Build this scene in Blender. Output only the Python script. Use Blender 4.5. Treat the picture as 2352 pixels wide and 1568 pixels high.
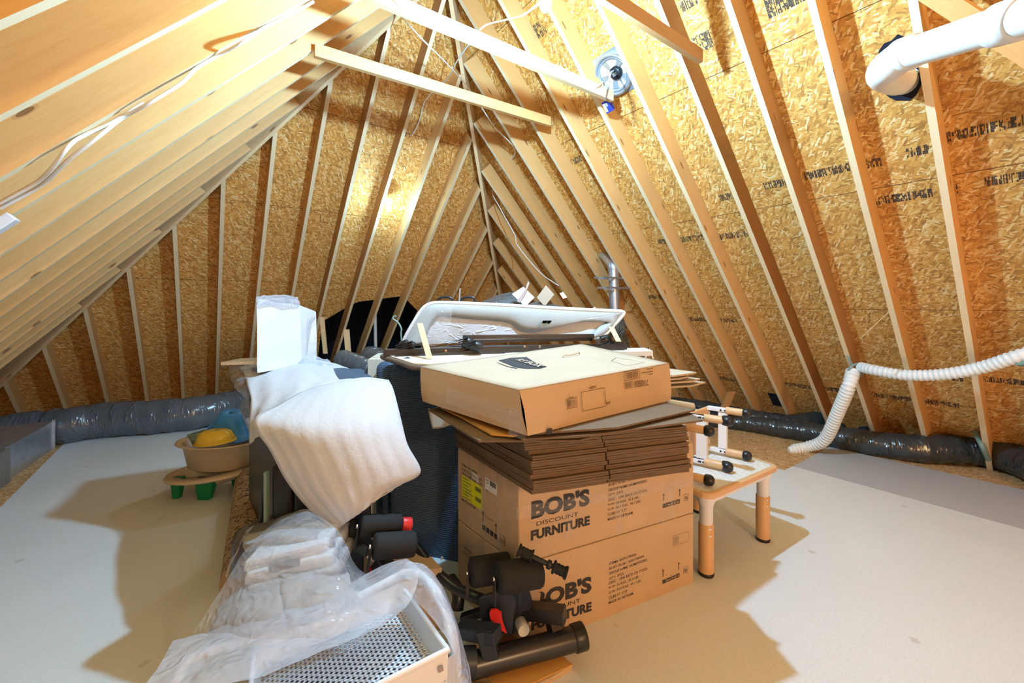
import bpy, math, random
from mathutils import Vector as V, Matrix, noise
SC = bpy.context.scene
for o in list(bpy.data.objects): bpy.data.objects.remove(o)
COL = SC.collection
random.seed(7)
# ---------------------------------------------------------------- camera, world, exposure
F, CY, H = 967.88, 699.8, 1.55            # focal length in px of the 2352 px frame, horizon row, eye height
cam_d = bpy.data.cameras.new('camera'); cam = bpy.data.objects.new('camera', cam_d); COL.objects.link(cam)
cam.location = (0, 0, H); cam.rotation_euler = (math.pi/2, 0, 0)
cam_d.sensor_width = 36; cam_d.lens = F/2352*36; cam_d.shift_y = -(784-CY)/2352
cam_d.clip_start = 0.02; cam_d.clip_end = 100
SC.camera = cam
W = bpy.data.worlds.new('world'); SC.world = W; W.use_nodes = True
W.node_tree.nodes['Background'].inputs[0].default_value = (0.75, 0.85, 1, 1)
W.node_tree.nodes['Background'].inputs[1].default_value = 0.3
SC.view_settings.view_transform = 'Standard'; SC.view_settings.look = 'None'
SC.view_settings.gamma = 1; SC.view_settings.use_curve_mapping = False
SC.view_settings.exposure = 0.14
BULB = 6000.0; BULB_SMALL = 480.0; FILL_GLOBE = 180.0                               # emission strength of the bare bulbs and the added fill globe
LAMP_COL = (0.47, 0.86, 1.24)
FILL_GLOBE_COL = (1.0, 0.80, 0.50)           # warm fill added behind the camera to lift the shadows
# ---------------------------------------------------------------- geometry of the place
PSI = -0.63197
A = V((math.sin(PSI), math.cos(PSI), 0)); B = V((math.cos(PSI), -math.sin(PSI), 0)); Z = V((0, 0, 1))
C0 = V((0, 0, H))
PB, PR, PL = 0.755, 0.8166, 0.8182         # roof pitches: back, right, left
DB, DR, DL = 8.0732, 5.9069, 2.4474
SP = 0.406
OR, OL, OB = 2.1845, 1.5926, -1.8871
SL = {}
for k, n, pi, D in (('b', A, PB, DB), ('r', B, PR, DR), ('l', -B, PL, DL)):
    N = n*math.sin(pi) + Z*math.cos(pi)
    SL[k] = (n, pi, N, D*math.sin(pi) + (H-1.5)*math.cos(pi), -n*math.cos(pi) + Z*math.sin(pi))
def ray(u, v): return V(((u-1176)/F, 1, -(v-CY)/F))
def onz(u, v, z=0.0):
    d = ray(u, v); return C0 + d*((z-H)/d.z)
def at(u, v, y): return C0 + ray(u, v)*y
def onp(u, v, k, off=0.0):
    n, pi, N, c, up = SL[k]; d = ray(u, v); return C0 + d*((c+off-N.dot(C0))/N.dot(d))
def ab(a, b, z=0.0): return A*a + B*b + Z*z
def zof(k, t):      # height of the rafter underside plane at coordinate t along the slope's outward direction
    n, pi, N, c, up = SL[k]; return (c - t*math.sin(pi))/math.cos(pi)
def tof(k, z):
    n, pi, N, c, up = SL[k]; return (c - z*math.cos(pi))/math.sin(pi)
# ---------------------------------------------------------------- mesh builder
class MB:
    def __init__(s): s.v = []; s.f = []; s.uv = []; s.sm = []
    def face(s, pts, uv=None, smooth=False):
        i = len(s.v); s.v += [V(p) for p in pts]; s.f.append(list(range(i, i+len(pts)))); s.sm.append(smooth)
        s.uv.append(uv if uv else [(0, 0)]*len(pts))
    def hexa(s, p, uo=None):          # p: 8 points, bottom 0-3 (ccw), top 4-7
        uo = uo if uo is not None else (random.random()*50, random.random()*50)
        p = [V(q) for q in p]
        for q in ((0, 3, 2, 1), (4, 5, 6, 7), (0, 1, 5, 4), (1, 2, 6, 5), (2, 3, 7, 6), (3, 0, 4, 7)):
            a, b, c, d = [p[j] for j in q]; e = (b-a); L = e.length or 1; h = (d-a).length
            s.face((a, b, c, d), [(uo[0], uo[1]), (uo[0]+L, uo[1]), (uo[0]+L, uo[1]+h), (uo[0], uo[1]+h)])
        return s
    def box(s, c, x, y, z):           # centre, half-extent vectors
        c, x, y, z = V(c), V(x), V(y), V(z)
        return s.hexa([c-x-y-z, c+x-y-z, c+x+y-z, c-x+y-z, c-x-y+z, c+x-y+z, c+x+y+z, c-x+y+z])
    def board(s, a, b, w, d):         # from a to b, section from corner: +w, +d ; grain (u) runs along a->b
        a, b, w, d = V(a), V(b), V(w), V(d); L = (b-a).length; uo, vo = random.random()*60, random.random()*60
        q = [a, a+w, a+w+d, a+d]; r = [b, b+w, b+w+d, b+d]; acc = vo
        for i in range(4):
            j = (i+1) % 4; h = (q[j]-q[i]).length
            s.face((q[i], r[i], r[j], q[j]), [(uo, acc), (uo+L, acc), (uo+L, acc+h), (uo, acc+h)]); acc += h
        s.face((q[0], q[1], q[2], q[3]), [(uo, acc), (uo, acc+.04), (uo+.04, acc+.04), (uo+.04, acc)])
        s.face((r[3], r[2], r[1], r[0]), [(uo, acc), (uo, acc+.04), (uo+.04, acc+.04), (uo+.04, acc)])
        return s
    def tube(s, path, r, n=16, caps=True, close=False):
        path = [V(p) for p in path]; m = len(path)
        rr = r if isinstance(r, (list, tuple)) else [r]*m
        t0 = (path[1]-path[0]).normalized(); up = Z if abs(t0.z) < .9 else V((1, 0, 0))
        nx = t0.cross(up).normalized(); rings = []; L = 0
        for i, p in enumerate(path):
            t = (path[min(i+1, m-1)]-path[max(i-1, 0)])
            if t.length < 1e-9: t = t0
            t = t.normalized()
            nx = (nx - t*nx.dot(t)).normalized(); ny = t.cross(nx)
            if i: L += (path[i]-path[i-1]).length
            rings.append(([p + (nx*math.cos(2*math.pi*k/n) + ny*math.sin(2*math.pi*k/n))*rr[i] for k in range(n)], L))
        base = len(s.v)
        for R, L in rings: s.v += R
        per = 2*math.pi*max(rr)
        for i in range(m-1):
            for k in range(n):
                k2 = (k+1) % n
                s.f.append([base+i*n+k, base+i*n+k2, base+(i+1)*n+k2, base+(i+1)*n+k]); s.sm.append(True)
                u0, u1 = rings[i][1], rings[i+1][1]
                s.uv.append([(u0, k/n*per), (u0, (k+1)/n*per), (u1, (k+1)/n*per), (u1, k/n*per)])
        if caps:
            s.face(rings[0][0][::-1]); s.face(rings[-1][0])
        return s
    def cyl(s, a, b, r, n=20, r2=None): return s.tube([a, b], [r, r if r2 is None else r2], n)
    def rod(s, a, b, r, n=20, bev=.15):   # cylinder with rounded rims
        a, b = V(a), V(b); t = (b-a).normalized(); e = r*bev
        return s.tube([a, a+t*e*.3, a+t*e, b-t*e, b-t*e*.3, b], [r-e, r-e*.3, r, r, r-e*.3, r-e], n)
    def prism(s, poly, ext, uvs=1.0):
        poly = [V(p) for p in poly]; ext = V(ext); n = len(poly)
        ex = (poly[1]-poly[0]).normalized(); nn = ext.normalized(); ey = nn.cross(ex)
        def u(p): q = p-poly[0]; return (q.dot(ex), q.dot(ey))
        s.face(poly[::-1], [u(p) for p in poly[::-1]]); q = [p+ext for p in poly]; s.face(q, [u(p) for p in poly])
        for i in range(n):
            j = (i+1) % n; L = (poly[j]-poly[i]).length
            s.face((poly[i], poly[j], q[j], q[i]), [(0, 0), (L, 0), (L, ext.length), (0, ext.length)])
        return s
    def grid(s, rows, smooth=True):
        n, m = len(rows), len(rows[0]); base = len(s.v)
        for r in rows: s.v += [V(p) for p in r]
        for i in range(n-1):
            for j in range(m-1):
                s.f.append([base+i*m+j, base+i*m+j+1, base+(i+1)*m+j+1, base+(i+1)*m+j]); s.sm.append(smooth)
                s.uv.append([(j/m, i/n), ((j+1)/m, i/n), ((j+1)/m, (i+1)/n), (j/m, (i+1)/n)])
        return s
    def lathe(s, prof, c, ax=Z, n=28, sx=1, sy=1):
        ax = V(ax).normalized(); ex = ax.orthogonal().normalized() if abs(ax.z) < .99 else V((1, 0, 0)); ey = ax.cross(ex)
        rows = []
        for r, h in prof:
            rows.append([V(c)+ax*h+ex*(r*sx*math.cos(2*math.pi*k/n))+ey*(r*sy*math.sin(2*math.pi*k/n)) for k in range(n+1)])
        return s.grid(rows)
    def build(s, name, mat, parent=None, local=False, bevel=0, solid=0, sub=0, origin=None):
        me = bpy.data.meshes.new(name)
        if parent is not None:
            off = V((0, 0, 0)) if local else V(parent['_loc'])
        elif origin is not None: off = V(origin)
        elif local: off = V((0, 0, 0))
        else:
            lo = [min(p[i] for p in s.v) for i in range(3)]; hi = [max(p[i] for p in s.v) for i in range(3)]
            off = V(((lo[0]+hi[0])/2, (lo[1]+hi[1])/2, lo[2]))
        me.from_pydata([tuple(p-off) for p in s.v], [], s.f)
        uvl = me.uv_layers.new(name='UVMap'); flat = []
        for q in s.uv:
            for c in q: flat += [c[0], c[1]]
        uvl.data.foreach_set('uv', flat)
        me.polygons.foreach_set('use_smooth', s.sm)
        me.materials.append(mat); me.update()
        o = bpy.data.objects.new(name, me); COL.objects.link(o)
        o.location = off if parent is None else (0, 0, 0)
        if parent is not None: o.parent = parent
        if parent is None: o['_loc'] = tuple(off)
        else: o['_loc'] = parent['_loc'] if not local else (0, 0, 0)
        if solid:
            m = o.modifiers.new('thickness', 'SOLIDIFY'); m.thickness = solid; m.offset = 0
        if sub:
            m = o.modifiers.new('smooth', 'SUBSURF'); m.levels = sub; m.render_levels = sub
        if bevel:
            import bmesh
            bm = bmesh.new(); bm.from_mesh(me); bmesh.ops.remove_doubles(bm, verts=bm.verts, dist=1e-5); bm.to_mesh(me); bm.free()
            m = o.modifiers.new('bevel', 'BEVEL'); m.width = bevel; m.segments = 2; m.limit_method = 'ANGLE'; m.angle_limit = .7
        return o
def thing(name, loc, label, cat, group=None, rot=None):
    o = bpy.data.objects.new(name, None); COL.objects.link(o); o.empty_display_size = .1
    o.location = loc; o['_loc'] = tuple(loc); o['label'] = label; o['category'] = cat
    if rot is not None: o.rotation_euler = rot.to_euler()
    if group: o['group'] = group
    return o
def tag(o, label, cat, group=None, kind=None):
    o['label'] = label; o['category'] = cat
    if group: o['group'] = group
    if kind: o['kind'] = kind
    return o
def struct(o): o['kind'] = 'structure'; return o
def cr(p0, p1, p2, p3, t):
    return ((p1*2) + (p2-p0)*t + (p0*2-p1*5+p2*4-p3)*t*t + (p1*3-p0-p2*3+p3)*t*t*t)*.5
def spline(pts, k=8):
    pts = [V(p) for p in pts]; P = [pts[0]*2-pts[1]]+pts+[pts[-1]*2-pts[-2]]; out = []
    for i in range(len(pts)-1):
        for j in range(k): out.append(cr(P[i], P[i+1], P[i+2], P[i+3], j/k))
    return out+[pts[-1]]
def patch(rows, k=10, amp=0.0, sc=6.0, seed=0, folds=None):   # smooth sheet through control points
    rs = [spline([at(*q) if not isinstance(q, V) else q for q in r], k) for r in rows]
    cols = [spline([r[j] for r in rs], k) for j in range(len(rs[0]))]
    n = len(cols[0]); g = [[cols[j][i] for j in range(len(cols))] for i in range(n)]
    if amp or folds:
        out = []
        for i, r in enumerate(g):
            q = []
            for j, p in enumerate(r):
                a = g[min(i+1, n-1)][j]-g[max(i-1, 0)][j]; b = r[min(j+1, len(r)-1)]-r[max(j-1, 0)]
                nn = a.cross(b); nn = nn.normalized() if nn.length > 1e-9 else Z
                d = amp*noise.noise((p*sc)+V((seed, 0, 0)))*1.3 + amp*.5*noise.noise((p*sc*2.7)+V((0, seed, 0)))
                if folds: d += folds[0]*math.sin(j/len(r)*folds[1]*6.283 + folds[2]*i/n + 2*noise.noise(p*3))*min(1, i/n*2)
                q.append(p+nn*d)
            out.append(q)
        g = out
    return g
# ---------------------------------------------------------------- materials
class NT:
    def __init__(s, name):
        s.m = bpy.data.materials.new(name); s.m.use_nodes = True; s.t = s.m.node_tree; s.n = s.t.nodes
        s.b = s.n['Principled BSDF']; s.out = s.n['Material Output']
    def add(s, typ, ins=None, **kw):
        n = s.n.new(typ)
        for k, v in kw.items(): setattr(n, k, v)
        for k, v in (ins or {}).items():
            if isinstance(v, bpy.types.NodeSocket): s.t.links.new(v, n.inputs[k])
            else: n.inputs[k].default_value = v
        return n
    def link(s, a, b): s.t.links.new(a, b)
    def ramp(s, fac, stops):
        r = s.add('ShaderNodeValToRGB', {0: fac}); e = r.color_ramp.elements
        e[0].position, e[0].color = stops[0][0], (*stops[0][1], 1); e[1].position, e[1].color = stops[-1][0], (*stops[-1][1], 1)
        for p, c in stops[1:-1]: q = e.new(p); q.color = (*c, 1)
        return r.outputs[0]
    def mix(s, fac, a, b, mode='MIX'):
        n = s.n.new('ShaderNodeMix'); n.data_type = 'RGBA'; n.blend_type = mode
        for i, v in ((0, fac), (6, a), (7, b)):
            if isinstance(v, bpy.types.NodeSocket): s.t.links.new(v, n.inputs[i])
            else: n.inputs[i].default_value = v if i == 0 else (*v, 1)
        return n.outputs[2]
    def math(s, op, a, b=0.0, c=0.0):
        n = s.n.new('ShaderNodeMath'); n.operation = op
        for i, v in enumerate((a, b, c)):
            if isinstance(v, bpy.types.NodeSocket): s.t.links.new(v, n.inputs[i])
            else: n.inputs[i].default_value = v
        return n.outputs[0]
    def bump(s, h, st=.3, d=.01):
        n = s.add('ShaderNodeBump', {'Height': h, 'Strength': st, 'Distance': d}); s.link(n.outputs[0], s.b.inputs['Normal'])
    def obj(s): return s.add('ShaderNodeTexCoord').outputs['Object']
    def uv(s): return s.add('ShaderNodeTexCoord').outputs['UV']
    def map(s, vec, sc=(1, 1, 1), rot=(0, 0, 0), loc=(0, 0, 0)):
        return s.add('ShaderNodeMapping', {'Vector': vec, 'Scale': sc, 'Rotation': rot, 'Location': loc}).outputs[0]
def mat(name, col, rough=.6, metal=0, spec=.5, var=0, vs=8.0, bump=0, bs=40.0, bd=.003, trans=0, coat=0, sheen=0):
    t = NT(name); b = t.b
    b.inputs['Base Color'].default_value = (*col, 1); b.inputs['Roughness'].default_value = rough
    b.inputs['Metallic'].default_value = metal; b.inputs['Specular IOR Level'].default_value = spec
    if coat: b.inputs['Coat Weight'].default_value = coat
    if sheen: b.inputs['Sheen Weight'].default_value = sheen
    if var or bump: oc = t.obj()
    if var:
        n = t.add('ShaderNodeTexNoise', {'Vector': oc, 'Scale': vs, 'Detail': 5.0})
        t.link(t.mix(n.outputs[0], tuple(max(0, c*(1-var)) for c in col), tuple(min(1, c*(1+var)) for c in col)), b.inputs['Base Color'])
    if bump:
        n = t.add('ShaderNodeTexNoise', {'Vector': oc, 'Scale': bs, 'Detail': 4.0}); t.bump(n.outputs[0], bump, bd)
    if trans:
        tl = t.add('ShaderNodeBsdfTranslucent', {'Color': (*col, 1)}); mx = t.add('ShaderNodeMixShader', {0: trans, 1: b.outputs[0], 2: tl.outputs[0]})
        t.link(mx.outputs[0], t.out.inputs[0])
    return t.m
def osb(name, dark=1.0, seam=True, stops=None, osc=1.0):
    t = NT(name); uv = t.uv()
    wob = t.add('ShaderNodeTexNoise', {'Vector': uv, 'Scale': 9.0*osc, 'Detail': 3.0})
    base = None; cols = []
    for i, (ang, sx, sy, dx) in enumerate(((.25, 19, 64, 0), (-.5, 22, 80, 7.3), (1.1, 21, 70, 3.1))):
        d = t.mix(.028, uv, wob.outputs['Color'])
        vec = t.map(t.map(d, (1, 1, 1), (0, 0, ang)), (sx*osc, sy*osc, 1), (0, 0, 0), (dx, dx*2, 0))
        vo = t.add('ShaderNodeTexVoronoi', {'Vector': vec, 'Scale': 1.0, 'Randomness': 1.0}, voronoi_dimensions='2D')
        cols.append((vo.outputs['Color'], vo.outputs['Distance']))
    S = stops or [(0, (.34, .125, .016)), (.2, (.58, .235, .035)), (.6, (.80, .385, .075)), (.8, (.88, .52, .15)), (1, (1.0, .80, .42))]
    r = []
    for c, d in cols:
        sep = t.add('ShaderNodeSeparateColor', {0: c}); r.append((t.ramp(sep.outputs[0], S), sep.outputs[1], d))
    c = t.mix(t.math('GREATER_THAN', r[0][1], .45), r[0][0], r[1][0])
    c = t.mix(t.math('GREATER_THAN', r[2][1], .6), c, r[2][0])
    sm = t.add('ShaderNodeTexNoise', {'Vector': t.map(uv, (1, 2.5, 1)), 'Scale': 60.0*osc, 'Detail': 4.0})
    c = t.mix(t.math('MULTIPLY', t.math('LESS_THAN', sm.outputs[0], .40), .45), c, (.25, .10, .02))
    big = t.add('ShaderNodeTexNoise', {'Vector': uv, 'Scale': 1.3, 'Detail': 2.0})
    c = t.mix(.22, c, t.mix(big.outputs[0], (.52*dark, .24*dark, .05*dark), (.86*dark, .50*dark, .17*dark)))
    if seam:
        sx = t.add('ShaderNodeSeparateXYZ', {0: uv})
        f = t.math('ABSOLUTE', t.math('SUBTRACT', t.math('FRACT', t.math('DIVIDE', t.math('ADD', sx.outputs[1], .35), 1.22)), .5))
        c = t.mix(t.math('LESS_THAN', f, .0022), c, (.12, .04, .01))
    t.link(c, t.b.inputs['Base Color']); t.b.inputs['Roughness'].default_value = .75
    h = t.math('ADD', t.math('MULTIPLY', r[0][2], .5), t.math('MULTIPLY', sm.outputs[0], .5)); t.bump(h, .22, .003)
    return t.m
def lumber(name, lo, hi, knots=True):
    t = NT(name); uv = t.uv(); oi = t.add('ShaderNodeObjectInfo').outputs['Random']
    g = t.add('ShaderNodeTexNoise', {'Vector': t.map(uv, (1.2, 22, 1)), 'Scale': 3.0, 'Detail': 6.0, 'Distortion': .6})
    g2 = t.add('ShaderNodeTexNoise', {'Vector': t.map(uv, (.6, 3, 1)), 'Scale': 2.5, 'Detail': 3.0})
    c = t.mix(t.math('ADD', t.math('MULTIPLY', g.outputs[0], .7), t.math('MULTIPLY', g2.outputs[0], .35)), lo, hi)
    c = t.mix(t.math('MULTIPLY', oi, .45), c, tuple(x*.80 for x in lo))
    fine = t.add('ShaderNodeTexNoise', {'Vector': t.map(uv, (4, 160, 1)), 'Scale': 3.0, 'Detail': 3.0})
    c = t.mix(t.math('MULTIPLY', t.math('GREATER_THAN', fine.outputs[0], .6), .15), c, tuple(x*.6 for x in lo))
    if knots:
        vo = t.add('ShaderNodeTexVoronoi', {'Vector': t.map(uv, (1.6, 6.5, 1)), 'Scale': 1.0}, voronoi_dimensions='2D')
        sp = t.add('ShaderNodeSeparateColor', {0: vo.outputs['Color']})
        k = t.math('MULTIPLY', t.math('LESS_THAN', vo.outputs['Distance'], .055), t.math('GREATER_THAN', sp.outputs[0], .6))
        halo = t.math('MULTIPLY', t.math('LESS_THAN', vo.outputs['Distance'], .08), t.math('GREATER_THAN', sp.outputs[0], .6))
        c = t.mix(t.math('MULTIPLY', halo, .35), c, (.42, .20, .07))
        c = t.mix(t.math('MULTIPLY', k, .75), c, (.19, .075, .025))
    t.link(c, t.b.inputs['Base Color']); t.b.inputs['Roughness'].default_value = .6
    t.bump(g.outputs[0], .12, .003)
    return t.m
def plastic_film(name, fac, col=(.9, .93, 1), rough=.12, bs=9.0):
    t = NT(name); oc = t.obj()
    t.b.inputs['Base Color'].default_value = (*col, 1); t.b.inputs['Roughness'].default_value = rough
    t.b.inputs['Specular IOR Level'].default_value = .8
    n = t.add('ShaderNodeTexNoise', {'Vector': oc, 'Scale': bs, 'Detail': 5.0, 'Distortion': 1.2})
    f = t.math('ADD', t.math('MULTIPLY', n.outputs[0], .35), fac-.17)
    tr = t.add('ShaderNodeBsdfTransparent')
    tl = t.add('ShaderNodeBsdfTranslucent', {'Color': (*col, 1)})
    m1 = t.add('ShaderNodeMixShader', {0: .35, 1: t.b.outputs[0], 2: tl.outputs[0]})
    mx = t.add('ShaderNodeMixShader', {0: f, 1: tr.outputs[0], 2: m1.outputs[0]}); t.link(mx.outputs[0], t.out.inputs[0])
    rid = t.add('ShaderNodeTexNoise', {'Vector': t.map(oc, (1, 1.5, 2.2)), 'Scale': 11.0, 'Detail': 3.0, 'Distortion': 1.5}, noise_type='RIDGED_MULTIFRACTAL')
    bp = t.add('ShaderNodeBump', {'Height': rid.outputs[0], 'Strength': .7, 'Distance': .02}); t.link(bp.outputs[0], t.b.inputs['Normal'])
    return t.m
M = {}
M['osb'] = osb('osb_sheathing', osc=1.2); M['osb_floor'] = osb('osb_floor', 1.1, False, [(0, (.34, .17, .06)), (.5, (.55, .33, .15)), (1, (.78, .56, .32))], 1.3)
M['lum'] = lumber('pine_lumber', (.72, .36, .105), (.89, .58, .25)); M['lum_dark'] = lumber('amber_lumber', (.27, .10, .018), (.52, .23, .05))
M['lum_red'] = lumber('brown_lumber', (.42, .20, .07), (.60, .33, .13))
M['lum_edge_lit'] = lumber('pine_edge_lit', (.84, .64, .37), (.95, .80, .54), False)  # paler pine: light on the rafter undersides is put into the colour
M['lum_pale'] = lumber('pale_lumber', (.80, .52, .25), (.95, .73, .44))
def floor_mat(name, a, b, spots=False):
    t = NT(name); oc = t.uv()
    n = t.add('ShaderNodeTexNoise', {'Vector': oc, 'Scale': 1.6, 'Detail': 4.0}); g = t.add('ShaderNodeTexNoise', {'Vector': oc, 'Scale': 90.0, 'Detail': 3.0})
    c = t.mix(n.outputs[0], a, b); c = t.mix(t.math('MULTIPLY', t.math('GREATER_THAN', g.outputs[0], .58), .18), c, tuple(x*.7 for x in a))
    if spots:
        vo = t.add('ShaderNodeTexVoronoi', {'Vector': t.mix(.04, oc, g.outputs['Color']), 'Scale': 1.1}, voronoi_dimensions='2D')
        c = t.mix(t.math('MULTIPLY', t.math('LESS_THAN', vo.outputs['Distance'], .02), .3), c, (.30, .22, .10))
    t.link(c, t.b.inputs['Base Color']); t.b.inputs['Roughness'].default_value = .55; t.bump(g.outputs[0], .15, .001)
    return t.m
M['floor'] = floor_mat('pale_board_floor', (.70, .72, .71), (.80, .82, .81), True)
M['floor_grey'] = floor_mat('grey_board_floor', (.44, .45, .46), (.56, .57, .58))
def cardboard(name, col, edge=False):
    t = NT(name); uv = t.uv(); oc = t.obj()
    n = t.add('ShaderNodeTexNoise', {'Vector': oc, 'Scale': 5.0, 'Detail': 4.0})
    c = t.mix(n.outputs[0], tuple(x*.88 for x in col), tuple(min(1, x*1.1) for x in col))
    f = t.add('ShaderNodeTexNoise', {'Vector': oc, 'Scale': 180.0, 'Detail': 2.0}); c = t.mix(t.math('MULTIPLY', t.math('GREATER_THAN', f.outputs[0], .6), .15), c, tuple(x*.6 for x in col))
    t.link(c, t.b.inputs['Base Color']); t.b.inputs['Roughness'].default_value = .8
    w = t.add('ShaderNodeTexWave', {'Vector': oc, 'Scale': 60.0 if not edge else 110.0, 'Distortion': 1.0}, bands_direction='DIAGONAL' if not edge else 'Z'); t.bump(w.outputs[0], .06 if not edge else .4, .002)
    return t.m
M['card'] = cardboard('cardboard', (.60, .43, .275)); M['card_dark'] = cardboard('cardboard_brown_shaded', (.18, .118, .070), True)  # brown stack board, also darkened for the shade under the flat carton
M['card_pale'] = cardboard('cardboard_pale', (.54, .44, .33)); M['card_orange'] = cardboard('cardboard_orange', (.66, .36, .10))
M['foam'] = mat('white_foam_sheet', (.76, .78, .84), .75, bump=.5, bs=60, bd=.004, trans=.25)
M['foam_wrap'] = mat('white_foam_wrap', (.72, .73, .76), .6, bump=.7, bs=35, bd=.006)
M['film'] = plastic_film('clear_plastic_film', .30); M['film_milky'] = plastic_film('milky_plastic_film', .58, (.78, .83, .95)); M['film_edge'] = plastic_film('thin_plastic_film', .16)
M['black'] = mat('black_plastic', (.012, .013, .016), .35); M['black_foam'] = mat('black_foam_rubber', (.011, .012, .014), .8, bump=.4, bs=250, bd=.002)
M['black_metal'] = mat('black_painted_metal', (.018, .020, .026), .3, var=.3, spec=.6); M['navy_metal'] = mat('dark_blue_grey_metal', (.02, .028, .048), .4)
M['brown_metal'] = mat('dark_brown_metal', (.045, .032, .026), .3); M['red'] = mat('red_plastic', (.75, .03, .03), .4)
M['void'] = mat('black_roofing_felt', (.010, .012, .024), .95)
M['steel'] = mat('galvanized_steel', (.55, .60, .66), .38, .8, var=.25, vs=14, bump=.1); M['chrome'] = mat('bright_screw_metal', (.8, .8, .82), .2, 1)
M['white_pl'] = mat('white_plastic', (.82, .83, .86), .35); M['pvc'] = mat('white_pvc', (.85, .85, .82), .28, var=.04); M['hose'] = mat('white_corrugated_plastic', (.86, .87, .84), .45)
M['tan_pl'] = mat('tan_plastic', (.72, .46, .24), .4); M['beige'] = mat('beige_plastic', (.62, .50, .36), .35); M['blue'] = mat('blue_plastic', (.08, .25, .72), .35)
M['blue_pale'] = mat('pale_blue_plastic', (.06, .36, 1.0), .35); M['yellow'] = mat('yellow_plastic', (.90, .62, .06), .35); M['green'] = mat('green_plastic', (.0, .22, .08), .4)
M['teal'] = mat('grey_green_plastic', (.22, .34, .30), .4); M['cable'] = mat('white_cable', (.85, .84, .80), .45)
M['rim'] = mat('grey_white_fabric', (.44, .46, .46), .7, bump=.15, bs=90); M['ink'] = mat('black_ink', (.035, .037, .045), .7); M['ink_soft'] = mat('worn_black_ink', (.06, .04, .03), .8)
M['ink_brown'] = mat('brown_ink', (.15, .08, .035), .7)
M['yel_lab'] = mat('yellow_label', (.82, .86, .02), .5); M['wht_lab'] = mat('white_label', (.85, .85, .86), .5); M['grey_txt'] = mat('grey_textile', (.33, .32, .33), .9, var=.25, vs=14, bump=.3)
M['paper'] = mat('white_paper', (.82, .84, .88), .6); M['trouser'] = mat('brown_grey_textile', (.10, .085, .08), .85, var=.2, bump=.2)
M['duct'] = None
def duct_mat(name, col, rough):
    t = NT(name); oc = t.uv()
    t.b.inputs['Base Color'].default_value = (*col, 1); t.b.inputs['Roughness'].default_value = rough; t.b.inputs['Specular IOR Level'].default_value = .8
    n = t.add('ShaderNodeTexNoise', {'Vector': t.map(oc, (7, 2.2, 1)), 'Scale': 2.2, 'Detail': 5.0, 'Distortion': 1.5}, noise_type='RIDGED_MULTIFRACTAL'); t.bump(n.outputs[0], .8, .02)
    return t.m
M['duct'] = duct_mat('grey_duct_jacket', (.105, .125, .145), .22); M['duct_dark'] = duct_mat('dark_duct_jacket', (.035, .045, .05), .22)
def weave(name, col, col2, sc=55.0):
    t = NT(name); oc = t.uv()
    w = t.add('ShaderNodeTexWave', {'Vector': oc, 'Scale': sc, 'Distortion': 2.5, 'Detail': 1.0, 'Detail Scale': 2.0}, bands_direction='Y')
    t.link(t.mix(w.outputs[0], col, col2), t.b.inputs['Base Color']); t.b.inputs['Roughness'].default_value = .9; t.bump(w.outputs[0], .5, .006)
    return t.m
M['navy'] = weave('navy_woven_fabric', (.045, .075, .13), (.11, .17, .27), 26.0)
def rugmat():
    t = NT('rolled_rug_back'); oc = t.uv()
    n = t.add('ShaderNodeTexNoise', {'Vector': t.map(oc, (1, .6, 1)), 'Scale': 26.0, 'Detail': 1.0, 'Distortion': 1.0}); g = t.add('ShaderNodeTexNoise', {'Vector': oc, 'Scale': 9.0})
    ln = t.math('LESS_THAN', t.math('ABSOLUTE', t.math('SUBTRACT', n.outputs[0], .5)), t.math('MULTIPLY', g.outputs[0], .06))
    c = t.mix(ln, (.46, .33, .20), (.05, .04, .03)); t.link(c, t.b.inputs['Base Color']); t.b.inputs['Roughness'].default_value = .95
    return t.m
M['rug'] = rugmat(); M['rug_pale'] = mat('tan_rug_edge', (.48, .34, .20), .95)
def topmat():
    t = NT('pale_woodgrain_laminate'); oc = t.obj()
    n = t.add('ShaderNodeTexWave', {'Vector': t.map(oc, (1.2, 4, 1)), 'Scale': 5.0, 'Distortion': 9.0, 'Detail': 2.0, 'Detail Scale': .8})
    t.link(t.mix(n.outputs[0], (.74, .72, .66), (.82, .81, .77)), t.b.inputs['Base Color']); t.b.inputs['Roughness'].default_value = .4
    return t.m
M['top'] = topmat()
M['fuzz'] = mat('speckled_pile_edge', (.20, .15, .11), .95, var=.9, vs=160, bump=1, bs=200, bd=.01)
M['cream'] = mat('cream_woven_backing', (.74, .68, .56), .9, bump=.35, bs=140)
M['meshwht'] = plastic_film('white_net_fabric', 1.0, (.85, .84, .88), .6, 5.0)
t = NT('lit_bulb'); e = t.add('ShaderNodeEmission', {'Color': (*LAMP_COL, 1), 'Strength': BULB}); t.link(e.outputs[0], t.out.inputs[0]); M['bulb'] = t.m
t = NT('lit_small_bulb'); e = t.add('ShaderNodeEmission', {'Color': (*LAMP_COL, 1), 'Strength': BULB_SMALL}); t.link(e.outputs[0], t.out.inputs[0]); M['bulb_small'] = t.m
t = NT('fill_globe_glow'); e = t.add('ShaderNodeEmission', {'Color': (*FILL_GLOBE_COL, 1), 'Strength': FILL_GLOBE}); t.link(e.outputs[0], t.out.inputs[0]); M['globe'] = t.m
M['fanblue'] = mat('blue_junction_box', (.03, .05, .55), .4)
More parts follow.
